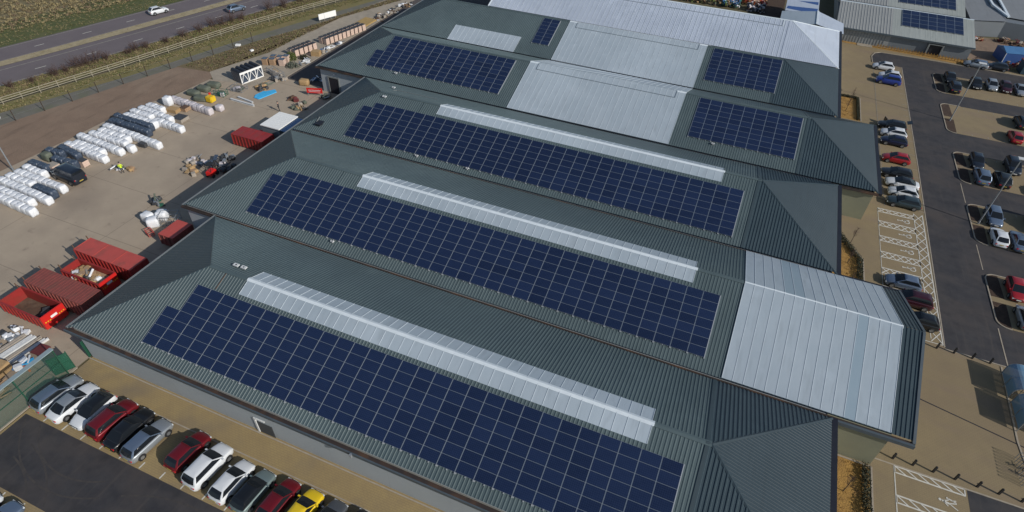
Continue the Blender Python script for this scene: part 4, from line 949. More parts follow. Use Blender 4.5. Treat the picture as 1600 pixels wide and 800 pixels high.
def cage(name, label, x, y, w, d, h, mat, rz=0, fill=None, cat='cage'):
    r = empty(name, label, cat, (x, y, .02), rz); m = MB()
    for a in (-w/2, w/2):
        for b_ in (-d/2, d/2): m.beam((a, b_, 0), (a, b_, h), .06)
    for z in (.08, h / 2, h):
        m.beam((-w/2, -d/2, z), (w/2, -d/2, z), .05); m.beam((-w/2, d/2, z), (w/2, d/2, z), .05); m.beam((-w/2, -d/2, z), (-w/2, d/2, z), .05); m.beam((w/2, -d/2, z), (w/2, d/2, z), .05)
    n = int(w / .25)
    for k_ in range(1, n): m.beam((-w/2 + k_ * w / n, -d/2, 0), (-w/2 + k_ * w / n, -d/2, h), .025)
    m.build('frame', mat, r)
    if fill:
        for k_ in range(5): MB().rbox(random.uniform(-.3, .3) * w, random.uniform(-.3, .3) * d, .05, w * .35, d * .35, h * random.uniform(.4, .85), random.uniform(0, 1)).build('contents', M[random.choice(fill)], r)
    return r
cage('stillage', 'green metal stillage filled with pots', -29.8, 51.6, 1.9, 1.3, .9, M['greenp'], .1, ['greenp', 'greygreen', 'bag_warm']); cage('stillage', 'grey stillage of slabs beside the black covered rack', -28.3, 54.5, 2.2, 1.8, .9, M['galv'], .1, ['darkmix', 'greygreen', 'bag_warm'])
# junk heaps
SH = ['beam', 'box', 'sheet', 'tube', 'bag']
def junk(name, label, x, y, w, d, h, pal, n=10, cat='scrap heap', seed=0):
    rn = random.Random(seed + int(x * 10)); r = empty(name, label, cat, (x, y, .02), rn.uniform(-.3, .3))
    nm = {'beam': 'plank', 'box': 'box', 'sheet': 'sheet', 'tube': 'pipe', 'bag': 'sack'}
    for k in range(n):
        a, b_ = rn.gauss(0, .26) * w, rn.gauss(0, .26) * d; a = max(-w/2, min(w/2, a)); b_ = max(-d/2, min(d/2, b_)); z = max(0, h * (1 - 2 * abs(a) / w) * rn.uniform(0, .7)); t = rn.choice(SH); m = MB(); an_ = rn.uniform(0, 3)
        if t == 'beam': m.rbox(a, b_, z, rn.uniform(.7, 1.6), .18, .12, an_, rn.uniform(-.2, .25))
        elif t == 'box': m.rbox(a, b_, z * .6, rn.uniform(.35, .8), rn.uniform(.3, .6), rn.uniform(.25, .6), an_)
        elif t == 'sheet': m.rbox(a, b_, z, rn.uniform(.7, 1.3), rn.uniform(.5, .9), .05, an_, rn.uniform(-.3, .3))
        elif t == 'tube': m.cyl((a - .5 * math.cos(an_), b_ - .5 * math.sin(an_), z + .1), (a + .5 * math.cos(an_), b_ + .5 * math.sin(an_), z + rn.uniform(.1, .5)), rn.uniform(.05, .14))
        else:
            me = bale_mesh(rn.randint(0, 999), .6, .55, .45, M[rn.choice(pal)]); o = bpy.data.objects.new('sack', me); COL.objects.link(o); o.parent = r; o.location = (a, b_, z * .6); continue
        m.build(nm[t], M[rn.choice(pal)], r)
    return r
junk('timber_heap', 'pale broken pallets and offcuts at the left of the central scrap heap', -16.5, 30.8, 2.8, 1.6, .9, ['wood', 'wood', 'card', 'wood2'], 16)
junk('scrap_heap', 'grey and lilac sheets heaped behind the broken pallets', -18.0, 32.9, 2.6, 2.2, 1.0, ['wood2', 'galv', 'bag_warm', 'darkmix'], 14); junk('scrap_heap', 'dark scrap piled in front of the middle roof edge', -14.8, 33.8, 3.4, 2.4, 1.3, ['darkmix', 'bag_dark', 'galv', 'bag_warm', 'darkmix'], 22)
junk('scrap_heap', 'coils and netting between the dark scrap and the red container', -14.0, 36.0, 2.4, 1.8, .7, ['darkmix', 'darkmix', 'galv'], 10)
junk('scrap_heap', 'black scrap heap right at the roof edge', -12.0, 33.2, 2.2, 2.2, 1.5, ['darkmix', 'darkmix', 'rust'], 12); junk('plant_heap', 'dark green cage trolleys and plants left of the hipped roof corner', -14.6, 23.0, 1.8, 1.3, 1.2, ['greygreen', 'greenp', 'darkmix', 'galv'], 16)
# small forklift
fk = empty('forklift', 'small red forklift parked against the dark scrap heap', 'forklift', (-12.9, 31.6, .02), R(100))
MB().rbox(-.3, 0, .3, 1.3, 1.0, .7).build('body', M['red_bright'], fk, bevel=.1); m = MB()
for a, b_ in ((-.8, -.4), (-.8, .4), (.25, -.4), (.25, .4)): m.beam((a, b_, .9), (a * .8, b_ * .9, 2.0), .06)
m.rbox(-.25, 0, 2.0, 1.1, .9, .06); m.build('cab_frame', M['plastic'], fk)
m = MB(); m.beam((.55, -.3, .1), (.55, -.3, 2.2), .08); m.beam((.55, .3, .1), (.55, .3, 2.2), .08); m.beam((.55, -.3, 1.2), (.55, .3, 1.2), .08); m.build('mast', M['plastic'], fk)
for b_ in (-.25, .25): MB().beam((.6, b_, .15), (1.5, b_, .15), .1, .05).build('fork', M['galv'], fk)
for a in (-.7, .3):
    for b_ in (-.5, .5): MB().cyl((a, b_ - .1, .28), (a, b_ + .1, .28), .28, n=14).build('wheel', M['tyre'], fk)
for i_, (x, y) in enumerate(((-12.6, 19.7), (-11.3, 20.8), (-11.2, 19.2))):
    one('bulk_bag', bale_mesh(60 + i_, mat=M['bag']), x, y, ['bulging white bulk bag nearest the red stool', 'bulging white bulk bag furthest from the roof edge corner of three', 'lower bulging white bulk bag beside the steel racking'][i_], 'bulk bag', .4 * i_, (1.25, 1.15, 1.1))
cage('steel_rack', 'grey steel racking beside the white bulk bags', -9.9, 20.7, 2.2, 1.6, 1.3, M['galv'], .5, None, 'rack'); cage('trolley', 'small red frame trolley left of the open lid skip', -10.3, 17.7, 1.3, .7, .6, M['red_faded'], -.4, None, 'trolley')
# containers and skips
def container(name, label, x0, x1, y0, y1, h, top, body, posts=True, ribs_=True, lidm=None):
    r = empty(name, label, 'skip', ((x0 + x1) / 2, (y0 + y1) / 2, .02)); W, D = (x1 - x0) / 2, (y1 - y0) / 2
    MB().box(-W, W, -D, D, .15, h - .06).build('body', body, r); MB().box(-W - .04, W + .04, -D - .04, D + .04, h - .06, h).build('lid', lidm or top, r)
    m = MB(); n = int(2 * W / .6)
    for k in range(n + 1): x = -W + k * 2 * W / n; m.box(x - .05, x + .05, -D - .09, -D, .2, h - .1); m.box(x - .05, x + .05, D, D + .09, .2, h - .1)
    n = int(2 * D / .6)
    for k in range(n + 1): y_ = -D + k * 2 * D / n; m.box(W, W + .08, y_ - .05, y_ + .05, .2, h - .1); m.box(-W - .08, -W, y_ - .05, y_ + .05, .2, h - .1)
    m.build('stiffening_ribs', body, r)
    m = MB(); m.box(-W, W, -D + .3, -D + .45, 0, .15); m.box(-W, W, D - .45, D - .3, 0, .15); m.build('skids', M['plastic'], r)
    if ribs_:
        m = MB(); n = int(2 * W / ribs_)
        for k in range(n + 1): x = -W + k * 2 * W / n; m.box(x - .04, x + .04, -D, D, h, h + .035)
        m.build('lid_ribs', top, r)
    if posts:
        for b_ in (-D + .2, D - .2): MB().beam((-W - .1, b_, h - .7), (-W - .35, b_, h + .35), .1).build('lifting_post', M['rust'], r)
        MB().box(-W - .45, -W - .08, -D + .4, D - .4, .5, .7).build('lifting_frame', M['red_rust'], r)
    return r
container('covered_skip', 'long closed red skip with flat faded lid behind the rubbish-filled one', -12.9, -4.0, 10.0, 12.3, 2.5, M['red_faded'], M['red'], True, 2.9)
container('covered_skip', 'long closed rust-red skip with ribbed lid between the open skips', -13.0, -4.3, 3.9, 6.3, 2.5, M['red_rust'], M['red_rust'], True, .42)
container('covered_skip', 'small red container with flat lid beside the steel racking', -7.2, -4.9, 16.8, 19.9, 1.8, M['red_faded'], M['red_rust'], False, None)
rc = container('shipping_container', 'bright red ribbed container beside the white roofed cabin', -16.0, -10.2, 39.4, 42.0, 2.0, M['red'], M['red'], False, 1.4); rc['category'] = 'container'
def openskip(label, x0, x1, y0, y1, h, fill, bright):
    r = empty('open_skip', label, 'skip', ((x0 + x1) / 2, (y0 + y1) / 2, .02)); W, D = (x1 - x0) / 2, (y1 - y0) / 2; t = .1
    m = MB(); m.box(-W, W, -D, -D + t, .2, h); m.box(-W, W, D - t, D, .2, h); m.box(-W, -W + t, -D + t, D - t, .2, h)
    n = int(2 * W / .62)
    for k in range(n + 1): x = -W + k * 2 * W / n; m.box(x - .05, x + .05, -D - .09, -D, .3, h - .1); m.box(x - .05, x + .05, D, D + .09, .3, h - .1)
    m.box(-W, W, -D - .1, -D - .001, h - .14, h - .02); m.box(-W, W, D + .001, D + .1, h - .14, h - .02); m.build('body', M['red'], r)
    MB().box(-W + t, W, -D + t, D - t, .2, .3).build('floor', M['rust'], r)
    MB().box(W, W + .14, -D, D, .2, h + .05).build('end_door', M['red_bright'], r)
    MB().box(W + .14, W + .17, -.35, .35, h * .62, h * .62 + .28).build('number_sign', M['white_clean'], r)
    m = MB()
    for s_ in (-1, 1):
        for k in range(3): m.box(W + .14, W + .17, s_ * D * .62 - .3 + k * .25, s_ * D * .62 - .17 + k * .25, h * .55 + k * s_ * .02, h * .55 + .12 + k * s_ * .02)
    m.build('yellow_marks', M['yellow'], r)
    for b_ in (-D + .2, D - .2): MB().beam((-W - .05, b_, h - .5), (-W - .35, b_, h + .5), .1).build('lifting_post', M['rust'], r)
    m = MB(); m.box(-W, W, -D + .3, -D + .45, 0, .2); m.box(-W, W, D - .45, D - .3, 0, .2); m.build('skids', M['plastic'], r)
    return r
ok1 = openskip('open red skip heaped with cardboard and rubbish', -11.9, -6.0, 7.2, 9.4, 1.9, True, True)
junk('rubbish_load', 'cardboard, sacks and rubbish filling the open red skip', -9.2, 8.3, 4.6, 1.9, 1.0, ['wood', 'card', 'wood2', 'bag', 'card', 'darkmix', 'card', 'wood'], 44, 'rubbish').location.z = .9
MB_ = MB().rbox(-9.0, 8.3, .35, 5.2, 1.9, .75); tag(MB_.build('rubbish_bed', M['card']), 'layer of flattened cardboard under the rubbish in the open skip', 'cardboard')
ok2 = openskip('empty open red skip nearest the scrap timber, bright red end door', -13.4, -7.1, .95, 3.5, 1.9, False, True)
junk('rubbish_load', 'few dark bits lying in the empty open skip', -8.5, 2.4, 1.8, 1.2, .4, ['darkmix', 'rust', 'card'], 8, 'rubbish').location.z = .32
# cabin
cb = empty('site_cabin', 'white flat-roofed cabin beside the bright red container', 'cabin', (-11.4, 45.1, .02))
MB().box(-1.6, 1.7, -2.2, 2.2, .1, 2.45).build('wall', M['greywall'], cb); MB().box(-1.75, 1.85, -2.35, 2.35, 2.45, 2.6).build('roof', M['white_clean'], cb)
m = MB()
for k in range(9): m.box(-1.7, 1.8, -2.2 + k * .55, -2.14 + k * .55, 2.6, 2.63)
m.build('roof_ribs', M['white_clean'], cb); MB().box(1.85, 1.9, -.5, .5, .15, 2.1).build('door', M['bluepaint'], cb)
MB().box(1.9, 4.4, -2.2, 2.2, 2.3, 2.4).build('canopy', M['bluepaint'], cb); m = MB(); m.beam((4.3, -2, 0), (4.3, -2, 2.3), .1); m.beam((4.3, 2, 0), (4.3, 2, 2.3), .1); m.build('canopy_post', M['galv'], cb)
# covered rack with white frame
rk = empty('covered_rack', 'black sheeted storage rack with white zigzag steel front', 'rack', (-30.2, 59.0, .02), R(76 - 90))
m = MB(); W, D, H_ = 2.3, 2.6, 2.0
RKX = lambda: None
m.box(-D/2, D/2 - .1, -W, W, .1, H_ - .05)
rk.rotation_euler = (0, 0, R(-14)); m.build('sheeted_load', M['bag_dark'], rk)
m = MB()
for k in range(5): m.cyl((-D/2 - .1, -W + .45 + k * .93, H_ - .1), (D/2 - .1, -W + .45 + k * .93, H_ - .1), .42, n=10)
m.build('cover', M['black'], rk)
m = MB(); x = D/2
m.box(x, x + .1, -W, W, 0, .16); m.box(x, x + .1, -W, W, H_ - .25, H_ + .1)
for y_ in (-W, W - .12, -W/3, W/3): m.box(x - .001, x + .102, y_, y_ + .14, .1, H_)
for k in range(3):
    a = -W + k * 2 * W / 3; c = a + W / 3; e = a + 2 * W / 3; m.beam((x + .05, a + .1, .2), (x + .05, c, H_ - .2), .09); m.beam((x + .05, c, H_ - .2), (x + .05, e - .05, .2), .09)
m.build('front_frame', M['white_clean'], rk)
cage('steel_rack', 'grey steel frames beside the brick packs', -26.6, 62.3, 4.2, 1.2, 1.0, M['galv'], R(-20), ['wood2', 'wood'], 'rack')
m = MB(); m.prism([(-1.9, -1.0), (1.8, -.6), (2.1, .5), (.6, .9), (.3, 1.3), (-1.5, .9), (-2.2, .1)], 0, .12); o = m.build('tarpaulin', M['bluesheet'], bevel=.03); o.location = (-23.1, 55.2, .02); o.rotation_euler = (0, 0, R(68)); tag(o, 'bright blue tarpaulin lying on the yard near the timber stack', 'tarpaulin')
junk('timber_heap', 'dark and tan timber stack behind the blue tarpaulin', -25.0, 56.8, 2.6, 3.0, 1.1, ['wood', 'card', 'darkmix', 'wood', 'greygreen'], 18); junk('scrap_heap', 'low grey scrap row right of the white framed rack', -25.2, 60.8, 3.4, 1.6, .6, ['wood2', 'darkmix', 'galv', 'bag'], 14)
for i_, (a, b_) in enumerate((((-27.1, 50.9), (-21.9, 50.8)), ((-26.5, 52.1), (-22.8, 51.5)))):
    m = MB(); m.box(-(b_[0] - a[0]) / 2, (b_[0] - a[0]) / 2, -.15, .15, .0, .05); m.box(-(b_[0] - a[0]) / 2, (b_[0] - a[0]) / 2, -.04, .04, .05, .25); m.box(-(b_[0] - a[0]) / 2, (b_[0] - a[0]) / 2, -.15, .15, .25, .3)
    o = m.build('steel_beam', M['white']); o.location = ((a[0] + b_[0]) / 2, (a[1] + b_[1]) / 2, .02); o.rotation_euler = (0, 0, R(-2 - 6 * i_)); tag(o, ['longest white steel beam lying in front of the blue tarpaulin', 'shorter white steel beam lying behind the longest one'][i_], 'beam')
# people: one continuous skinned body
def person(x, y, rz, label, top, legs):
    me = bpy.data.meshes.new('body')
    V = [(0, 0, .95), (0, 0, 1.2), (0, 0, 1.42), (0, .01, 1.52), (0, .02, 1.66), (.1, 0, .9), (.13, .04, .5), (.13, -.02, .06), (.13, .14, .03), (-.1, 0, .9), (-.14, -.08, .5), (-.14, -.22, .08), (-.14, -.08, .03), (.2, 0, 1.4), (.27, .04, 1.15), (.26, .2, .98), (-.2, 0, 1.4), (-.27, -.04, 1.15), (-.26, .12, .95), (0, .02, 1.76)]
    Ed = [(0, 1), (1, 2), (2, 3), (3, 4), (4, 19), (0, 5), (5, 6), (6, 7), (7, 8), (0, 9), (9, 10), (10, 11), (11, 12), (2, 13), (13, 14), (14, 15), (2, 16), (16, 17), (17, 18)]
    rad = [.14, .13, .15, .06, .1, .1, .065, .045, .04, .1, .065, .045, .04, .07, .05, .04, .07, .05, .04, .08]
    me.from_pydata(V, Ed, []); o = bpy.data.objects.new('person', me); COL.objects.link(o)
    sk = o.modifiers.new('s', 'SKIN'); 
    for i_, r_ in enumerate(rad): me.skin_vertices[0].data[i_].radius = (r_, r_ * .8)
    me.skin_vertices[0].data[0].use_root = True
    o.modifiers.new('u', 'SUBSURF').levels = 1
    dg = bpy.context.evaluated_depsgraph_get(); nm = bpy.data.meshes.new_from_object(o.evaluated_get(dg)); o.modifiers.clear(); o.data = nm
    nm.materials.clear()
    for q in (top, legs, 'skin'): nm.materials.append(M[q])
    for p in nm.polygons:
        z = p.center.z; p.material_index = 0 if .92 < z < 1.46 else (1 if z <= .92 else 2)
    o.location = (x, y, .02); o.rotation_euler = (0, 0, rz); tag(o, label, 'person')
    m = MB(); m.cyl((0, .02, 1.72), (0, .02, 1.86), .115, .07, n=10); m.build('hair', M['cloth'], o)
    return o
person(-24.9, 26.5, .6, 'person in a hi-vis yellow vest and dark trousers standing in the yard', 'hivis', 'cloth'); person(-16.9, 51.2, 2.0, 'person in dark clothes standing alone in the yard behind the white cabin', 'cloth', 'cloth')
junk('scrap_heap', 'small grey and pink bags beside the hi-vis worker', -26.5, 26.5, 1.6, 1.3, .7, ['bag_warm', 'wood2', 'bag', 'greygreen'], 8); junk('timber_heap', 'small tan sack pile right of the hi-vis worker', -24.2, 27.4, 1.0, .9, .5, ['wood', 'card'], 6)
# loading area by bay four
bd = empty('banner_stand', 'red banner on a low stand in front of the loading door', 'banner', (-15.0, 58.6, .02), R(20)); MB().rbox(0, 0, .5, 2.8, .08, .95).build('banner', M['red_bright'], bd)
m = MB(); m.rbox(0, -.045, 1.0, 2.2, .02, .1); m.rbox(0, -.045, .75, 2.0, .02, .08); m.build('lettering_strip', M['bag_warm'], bd); m = MB(); m.beam((-1.2, 0, 0), (-1.2, 0, .6), .08); m.beam((1.2, 0, 0), (1.2, 0, .6), .08); m.build('leg', M['galv'], bd)
junk('scrap_heap', 'white tubs and planks in front of the loading door', -12.8, 58.6, 2.6, 1.2, .7, ['white', 'wood2', 'darkmix', 'greygreen'], 10)
one('sack_pile', bale_mesh(91, mat=M['wood']), -19.4, 61.4, 'tan sack pile at the edge of the building shadow', 'sacks', .3, (1.6, 1.2, .9)); junk('scrap_heap', 'blue-grey drums in the shadow beside the left wall', -18.6, 63.6, 2.2, 3, .8, ['bluepaint', 'darkmix', 'bag'], 10)
junk('scrap_heap', 'low row of rubble and plants along the shadow of the third bay', -14.6, 53.8, 2.2, 3.4, .5, ['wood2', 'darkmix', 'greygreen', 'wood'], 16); junk('scrap_heap', 'reddish brown brash lying in front of the banner', -17.4, 55.8, 2.2, 1.6, .15, ['rust', 'maroon', 'rust'], 10)
junk('scrap_heap', 'dark red machine parts behind the bright red container', -14.4, 43.6, 1.2, 2.2, .9, ['darkmix', 'red_bright', 'darkmix', 'galv'], 12)
# storage strip clutter
def foliage(name, label, x, y, w, d, h, mat, n=500, cat='bush', kind=None, par=None, seed=1, leaf=.12):
    rn = random.Random(seed); m = MB()
    for k in range(n):
        while True:
            a, b_, c = rn.uniform(-1, 1), rn.uniform(-1, 1), rn.uniform(0, 1)
            if a * a + b_ * b_ + c * c < 1: break
        lump = 1 + .25 * math.sin(a * 7 + seed) * math.cos(b_ * 6)
        p = Vector((a * w / 2 * lump, b_ * d / 2 * lump, c * h)); e = Vector((rn.gauss(0, 1), rn.gauss(0, 1), rn.gauss(0, 1))).normalized() * leaf * rn.uniform(.5, 1.3); g = e.cross(Vector((rn.gauss(0, 1), rn.gauss(0, 1), rn.gauss(0, 1)))).normalized() * leaf * rn.uniform(.4, 1)
        m.add([p - e, p + g, p + e, p - g], [(0, 1, 2, 3)])
    o = m.build(name, mat, par)
    if not par: o.location = (x, y, .02); tag(o, label, cat, kind=kind)
    return o
foliage('clippings_heap', 'yellow-green plant clippings heap between two brick pack groups', -28.6, 69.2, 2.4, 2.6, 1.5, M['leaf2'], 700, 'plants', seed=3); foliage('clippings_heap', 'olive brown plant heap in front of the yellow-green one', -26.2, 66.6, 2.6, 2.2, 1.0, M['greygreen'], 500, 'plants', seed=4)
foliage('bush', 'dark green bush in front of the first brick packs', -26.5, 70.6, 2.4, 1.5, .9, M['leaf'], 400, seed=5)
pack(-25.3, 72.9, 'yellow crate stack in front of the brick packs', M['wood'], M['wood'], 1.7, 1.3, .9, .3, 'crate', 'crate'); junk('scrap_heap', 'white tubs and a small boat-like tray by the storage strip kerb', -25.4, 69.2, 1.6, 2.6, .5, ['white', 'white', 'bag', 'galv'], 12)
junk('scrap_heap', 'mixed white and grey bits at the storage strip kerb', -25.0, 75.6, 1.6, 3.2, .6, ['white', 'bag_dark', 'wood2', 'bluepaint', 'bag'], 18); junk('scrap_heap', 'lilac and white sheets further along the storage strip kerb', -24.9, 79.5, 1.2, 3, .6, ['bag', 'wood2', 'bag_dark'], 12)
sd = MB(); sd.prism([(-1.6, -2.6), (1.4, -2.6), (1.5, 2.6), (-1.5, 2.8)], 0, .25); o = sd.build('sand_bed', mk('yellow_sand', (.40, .27, .10), (.32, .21, .08), 2, .95)); o.location = (-26.6, 92, .02); tag(o, 'yellow sand bed beyond the end of the brick packs', 'sand')
for i_ in range(3): junk('scrap_heap', ['rubble and boards just past the yellow sand bed', 'pale planks along the far left roof edge', 'furthest clutter along the left roof edge near the top of the photo'][i_], -25.2 + i_ * .5, 96.5 + i_ * 4.6, 2.2, 4, .9, ['wood2', 'bag', 'darkmix', 'wood', 'rust'], 18)
# white sign boards by the track
sb = empty('hoarding', 'long white hoarding board standing beside the track', 'hoarding', (-34.8, 90.0, 0), R(68)); MB().box(-2.2, -.85, -.05, .05, .5, 1.7).build('board', M['white_clean'], sb); MB().box(-.8, 2.2, -.05, .05, .5, 1.7).build('board', M['white_clean'], sb)
m = MB()
for a in (-2, -.8, .8, 2): m.beam((a, .08, 0), (a, .08, 1.6), .09)
m.build('post', M['wood2'], sb)
for i_, (x, y, s_) in enumerate(((-42.3, 69.9, .7), (-38, 69, .5), (-55.6, 29.6, .4))):
    o = MB().rbox(0, 0, 0, s_ * 1.4, s_, .3).build('white_box', M['white_clean'], bevel=.04); o.location = (x, y, .02); o.rotation_euler = (0, 0, .4 + i_); tag(o, ['white box lying on the track', 'small pale slab lying on the brown verge', 'small white object on the track at the left edge'][i_], 'box')
# timber and scrap behind the green fence
for i_, (x, y, w_, h_, mt) in enumerate(((-8.6, -2.6, .5, .4, 'wood2'), (-7.7, -2.4, .7, .35, 'white'), (-6.9, -2.2, .35, .3, 'wood2'), (-6.2, -2.0, .4, .3, 'white'))):
    m = MB()
    for k in range(4): m.box(-w_/2 + k * w_ / 4, -w_/2 + (k + .85) * w_ / 4, -2.2 + random.uniform(-.2, .2), 2.0 + random.uniform(-.2, .3), 0, h_ * random.uniform(.8, 1))
    o = m.build('board_stack', M[mt]); o.location = (x, y, .02); o.rotation_euler = (0, 0, R(-6)); tag(o, ['grey board stack furthest left behind the green fence', 'wide white board stack behind the green fence', 'narrow grey board stack between the two white ones', 'narrow white board stack nearest the green fence'][i_], 'boards')
pack(-6.4, -5.0, 'tan pallet stack behind the green fence', M['wood'], M['wood'], 1.9, 2.0, 1.0, .1, 'pallet_stack', 'pallets'); pack(-8.0, -5.4, 'orange brown timber pallets at the left edge', M['card'], M['wood'], 1.8, 2.0, .8, .1, 'pallet_stack', 'pallets')
junk('scrap_heap', 'white and black rubbish heap left of the board stacks', -9.8, -1.0, 1.9, 1.8, .8, ['bag', 'darkmix', 'galv', 'bag'], 16); junk('scrap_heap', 'grey metal scrap at the left edge above the boards', -9.9, -3.0, 1.8, 2.2, .7, ['galv', 'darkmix', 'bluepaint', 'wood2'], 14)
o = MB().rbox(0, 0, 0, 1.3, 1.3, .12).build('board', M['maroon']); o.location = (-5.0, -1.3, .3); o.rotation_euler = (0, .05, .1); tag(o, 'dark maroon square board near the corner of the green fence', 'board'); junk('rubbish_heap', 'blue bags and orange bits next to the green fence', -5.0, -3.2, 1.1, 1.6, .5, ['bluesheet', 'bag', 'orange', 'bluepaint'], 10, 'rubbish')
junk('scrap_heap', 'slabs and pallets at the foot of the green fence', -4.2, -6.5, 2.5, 2.2, .5, ['wood', 'card', 'wood2'], 12)

# ------------------------------------------------------------------ fences
gf = empty('mesh_fence', 'tall dark green mesh fence with pale top rail, bottom left', 'fence', (0, -2.2, 0))
for y_ in (0, -4.0, -8.0, -12.0, -16):
    MB().box(-.05, .05, y_ - .05, y_ + .05, 0, 3.7).build('post', M['green'], gf)
for a, b_ in ((0, -4), (-4, -8), (-8, -12), (-12, -16)): MB().box(-.012, .012, b_ + .06, a - .06, .1, 3.6).build('mesh_panel', M['mesh'], gf)
MB().box(-.38, .12, -16, .1, 3.7, 3.78).build('top_rail', mk('pale_blue_grey_rail', (.26, .33, .35), (.22, .28, .3), 2, .5), gf); MB().box(-.04, .04, -16, 0, 1.8, 1.86).build('mid_rail', M['green'], gf)
gt = empty('mesh_gate', 'open dark green mesh gate leaf behind the first parked car', 'gate', (-.1, -1.35, 0), R(-118))
m = MB(); m.box(-.05, .05, -.05, .05, 0, 2.5); m.box(1.65, 1.75, -.04, .04, .1, 2.4); m.box(.05, 1.65, -.03, .03, .1, .18); m.box(.05, 1.65, -.03, .03, 2.3, 2.38); m.box(.05, 1.65, -.03, .03, 1.2, 1.26)
for k in range(9): m.box(.2 + k * .16, .22 + k * .16, -.015, .015, .18, 2.3)
m.build('frame', M['green'], gt); MB().box(.05, 1.65, -.01, .01, .18, 2.3).build('mesh_panel', meshmat('gate_mesh', (.015, .10, .06), .75), gt)
gt2 = empty('mesh_gate', 'dark green gate leaf folded back beside the warehouse corner', 'gate', (.1, .1, 0), R(102))
m = MB(); m.box(0, 3.0, -.03, .03, .1, .18); m.box(0, 3.0, -.03, .03, 2.3, 2.38); m.box(0, .08, -.03, .03, .18, 2.3); m.box(2.92, 3.0, -.03, .03, .18, 2.3); m.box(.08, 2.92, -.012, .012, .18, 2.3); m.build('frame', M['green'], gt2)
FP = [(-66.5, 8), (-60.0, 31.5), (-54.0, 52.0), (-47.2, 79.0), (-42.2, 93.5), (-30, 125)]
def along(P, step):
    out = []; carry = 0
    for (a, b), (c, d) in zip(P, P[1:]):
        L_ = math.hypot(c - a, d - b); t = carry
        while t < L_: out.append((a + (c - a) * t / L_, b + (d - b) * t / L_)); t += step
        carry = t - L_
    return out
rf = empty('rail_fence', 'weathered white post and rail fence between the track and the dual carriageway', 'fence', (-54, 52, 0))
pts = along(FP, 2.9)
fm = mk('weathered_white_fence', (.31, .28, .21), (.21, .19, .14), 3, .85)
for (x, y_) in pts[:98]: MB().box(x + 54 - .06, x + 54 + .06, y_ - 52 - .06, y_ - 52 + .06, 0, 1.25).build('post', fm, rf)
for z in (.5, .88, 1.25):
    m = MB()
    for (a, b), (c, d) in zip(FP, FP[1:]): m.beam((a + 54 + .07, b - 52, z), (c + 54 + .07, d - 52, z), .05, .11)
    m.build('rail', fm, rf)
wf = empty('wire_fence', 'thin post and wire fence along the yard side of the track', 'fence', (-48, 48, 0))
for (x, y_) in along([(-53.6, 26), (-48.2, 47.6), (-40.9, 73)], 4.4): MB().box(x + 48 - .05, x + 48 + .05, y_ - 48 - .05, y_ - 48 + .05, 0, 2.0).build('post', M['bark'], wf)
m = MB()
for z in (1.0, 1.9):
    for a, c in (((-53.6, 26), (-48.2, 47.6)), ((-48.2, 47.6), (-40.9, 73))): m.beam((a[0] + 48, a[1] - 48, z), (c[0] + 48, c[1] - 48, z), .008)
m.build('wire', M['galv'], wf)

# ------------------------------------------------------------------ vegetation
def tufts(name, fn, n, hmin, hmax, mats, seed, bl=7, spread=.25, wd=.045):
    rn = random.Random(seed); ms = [MB() for _ in mats]
    for k in range(n):
        x, y = fn(rn); m = ms[rn.randrange(len(mats))]; h = rn.uniform(hmin, hmax); vs = []; fs = []
        for j in range(bl):
            t = rn.uniform(0, 6.28); a = rn.uniform(0, spread * .6); bx, by = x + a * math.cos(t), y + a * math.sin(t); ex, ey = bx + spread * math.cos(t) * rn.uniform(.3, 1.3), by + spread * math.sin(t) * rn.uniform(.3, 1.3); q = len(vs)
            px, py = -math.sin(t) * wd, math.cos(t) * wd
            vs += [(bx - px, by - py, 0), (bx + px, by + py, 0), (ex, ey, h * rn.uniform(.6, 1))]; fs.append((q, q + 1, q + 2))
        m.add(vs, fs)
    for m, mt in zip(ms, mats):
        if m.v: o = m.build(name, mt); tag(o, kind='stuff')
g1 = mk('dry_grass_blade', (.30, .24, .12), (.21, .17, .085), .8, .9); g2 = mk('green_grass_blade', (.15, .15, .05), (.11, .115, .04), .8, .9); g3 = mk('brown_grass_blade', (.18, .125, .075), (.13, .095, .06), .8, .9)
def fpos(o0, o1, y0, y1): return lambda rn: (lambda y, o: (wl(y) + o * 1.045, y))(rn.uniform(y0, y1), rn.uniform(o0, o1))
tufts('roadside_grass', fpos(7.6, 12.3, 25, 135), 5200, .15, .5, [g1, g2, g3], 11)
tufts('field_grass', fpos(-62, -19, 30, 120), 9000, .15, .5, [g1, g3, g1, g1], 12, 6, .5, .11)
tufts('bank_grass', fpos(-20, -11.8, 30, 120), 2200, .08, .22, [g2, g1], 13, 6, .3)
tufts('median_grass', fpos(-4.0, -1.9, 30, 130), 450, .05, .15, [g1, g1, g3], 14, 6, .25)
def heathpos(rn):
    t = rn.uniform(0, 1); y = 58 + 60 * t; x0 = -45.6 + (y - 57) * .305 if y < 73 else -40.8 + (y - 73.2) * .377; x1 = -38.2 + (y - 58) * .31 if y < 70 else (-34.4 + (y - 70) * .06 if y < 92 else -33.2 + (y - 95) * .3)
    return (rn.uniform(x0 + .3, x1 - .3), y)
tufts('heath_grass', heathpos, 3200, .1, .35, [g1, g2, g3, g3], 15)
def vpos(rn):
    y = rn.uniform(20, 125); i = 0
    xf = -60.0 + (y - 31.5) * .292 if y < 52 else (-54 + (y - 52) * .252 if y < 79 else -47.2 + (y - 79) * .36)
    return (xf + rn.uniform(.2, 3.0), y)
tufts('verge_tufts', vpos, 2600, .08, .3, [g1, g2], 16)
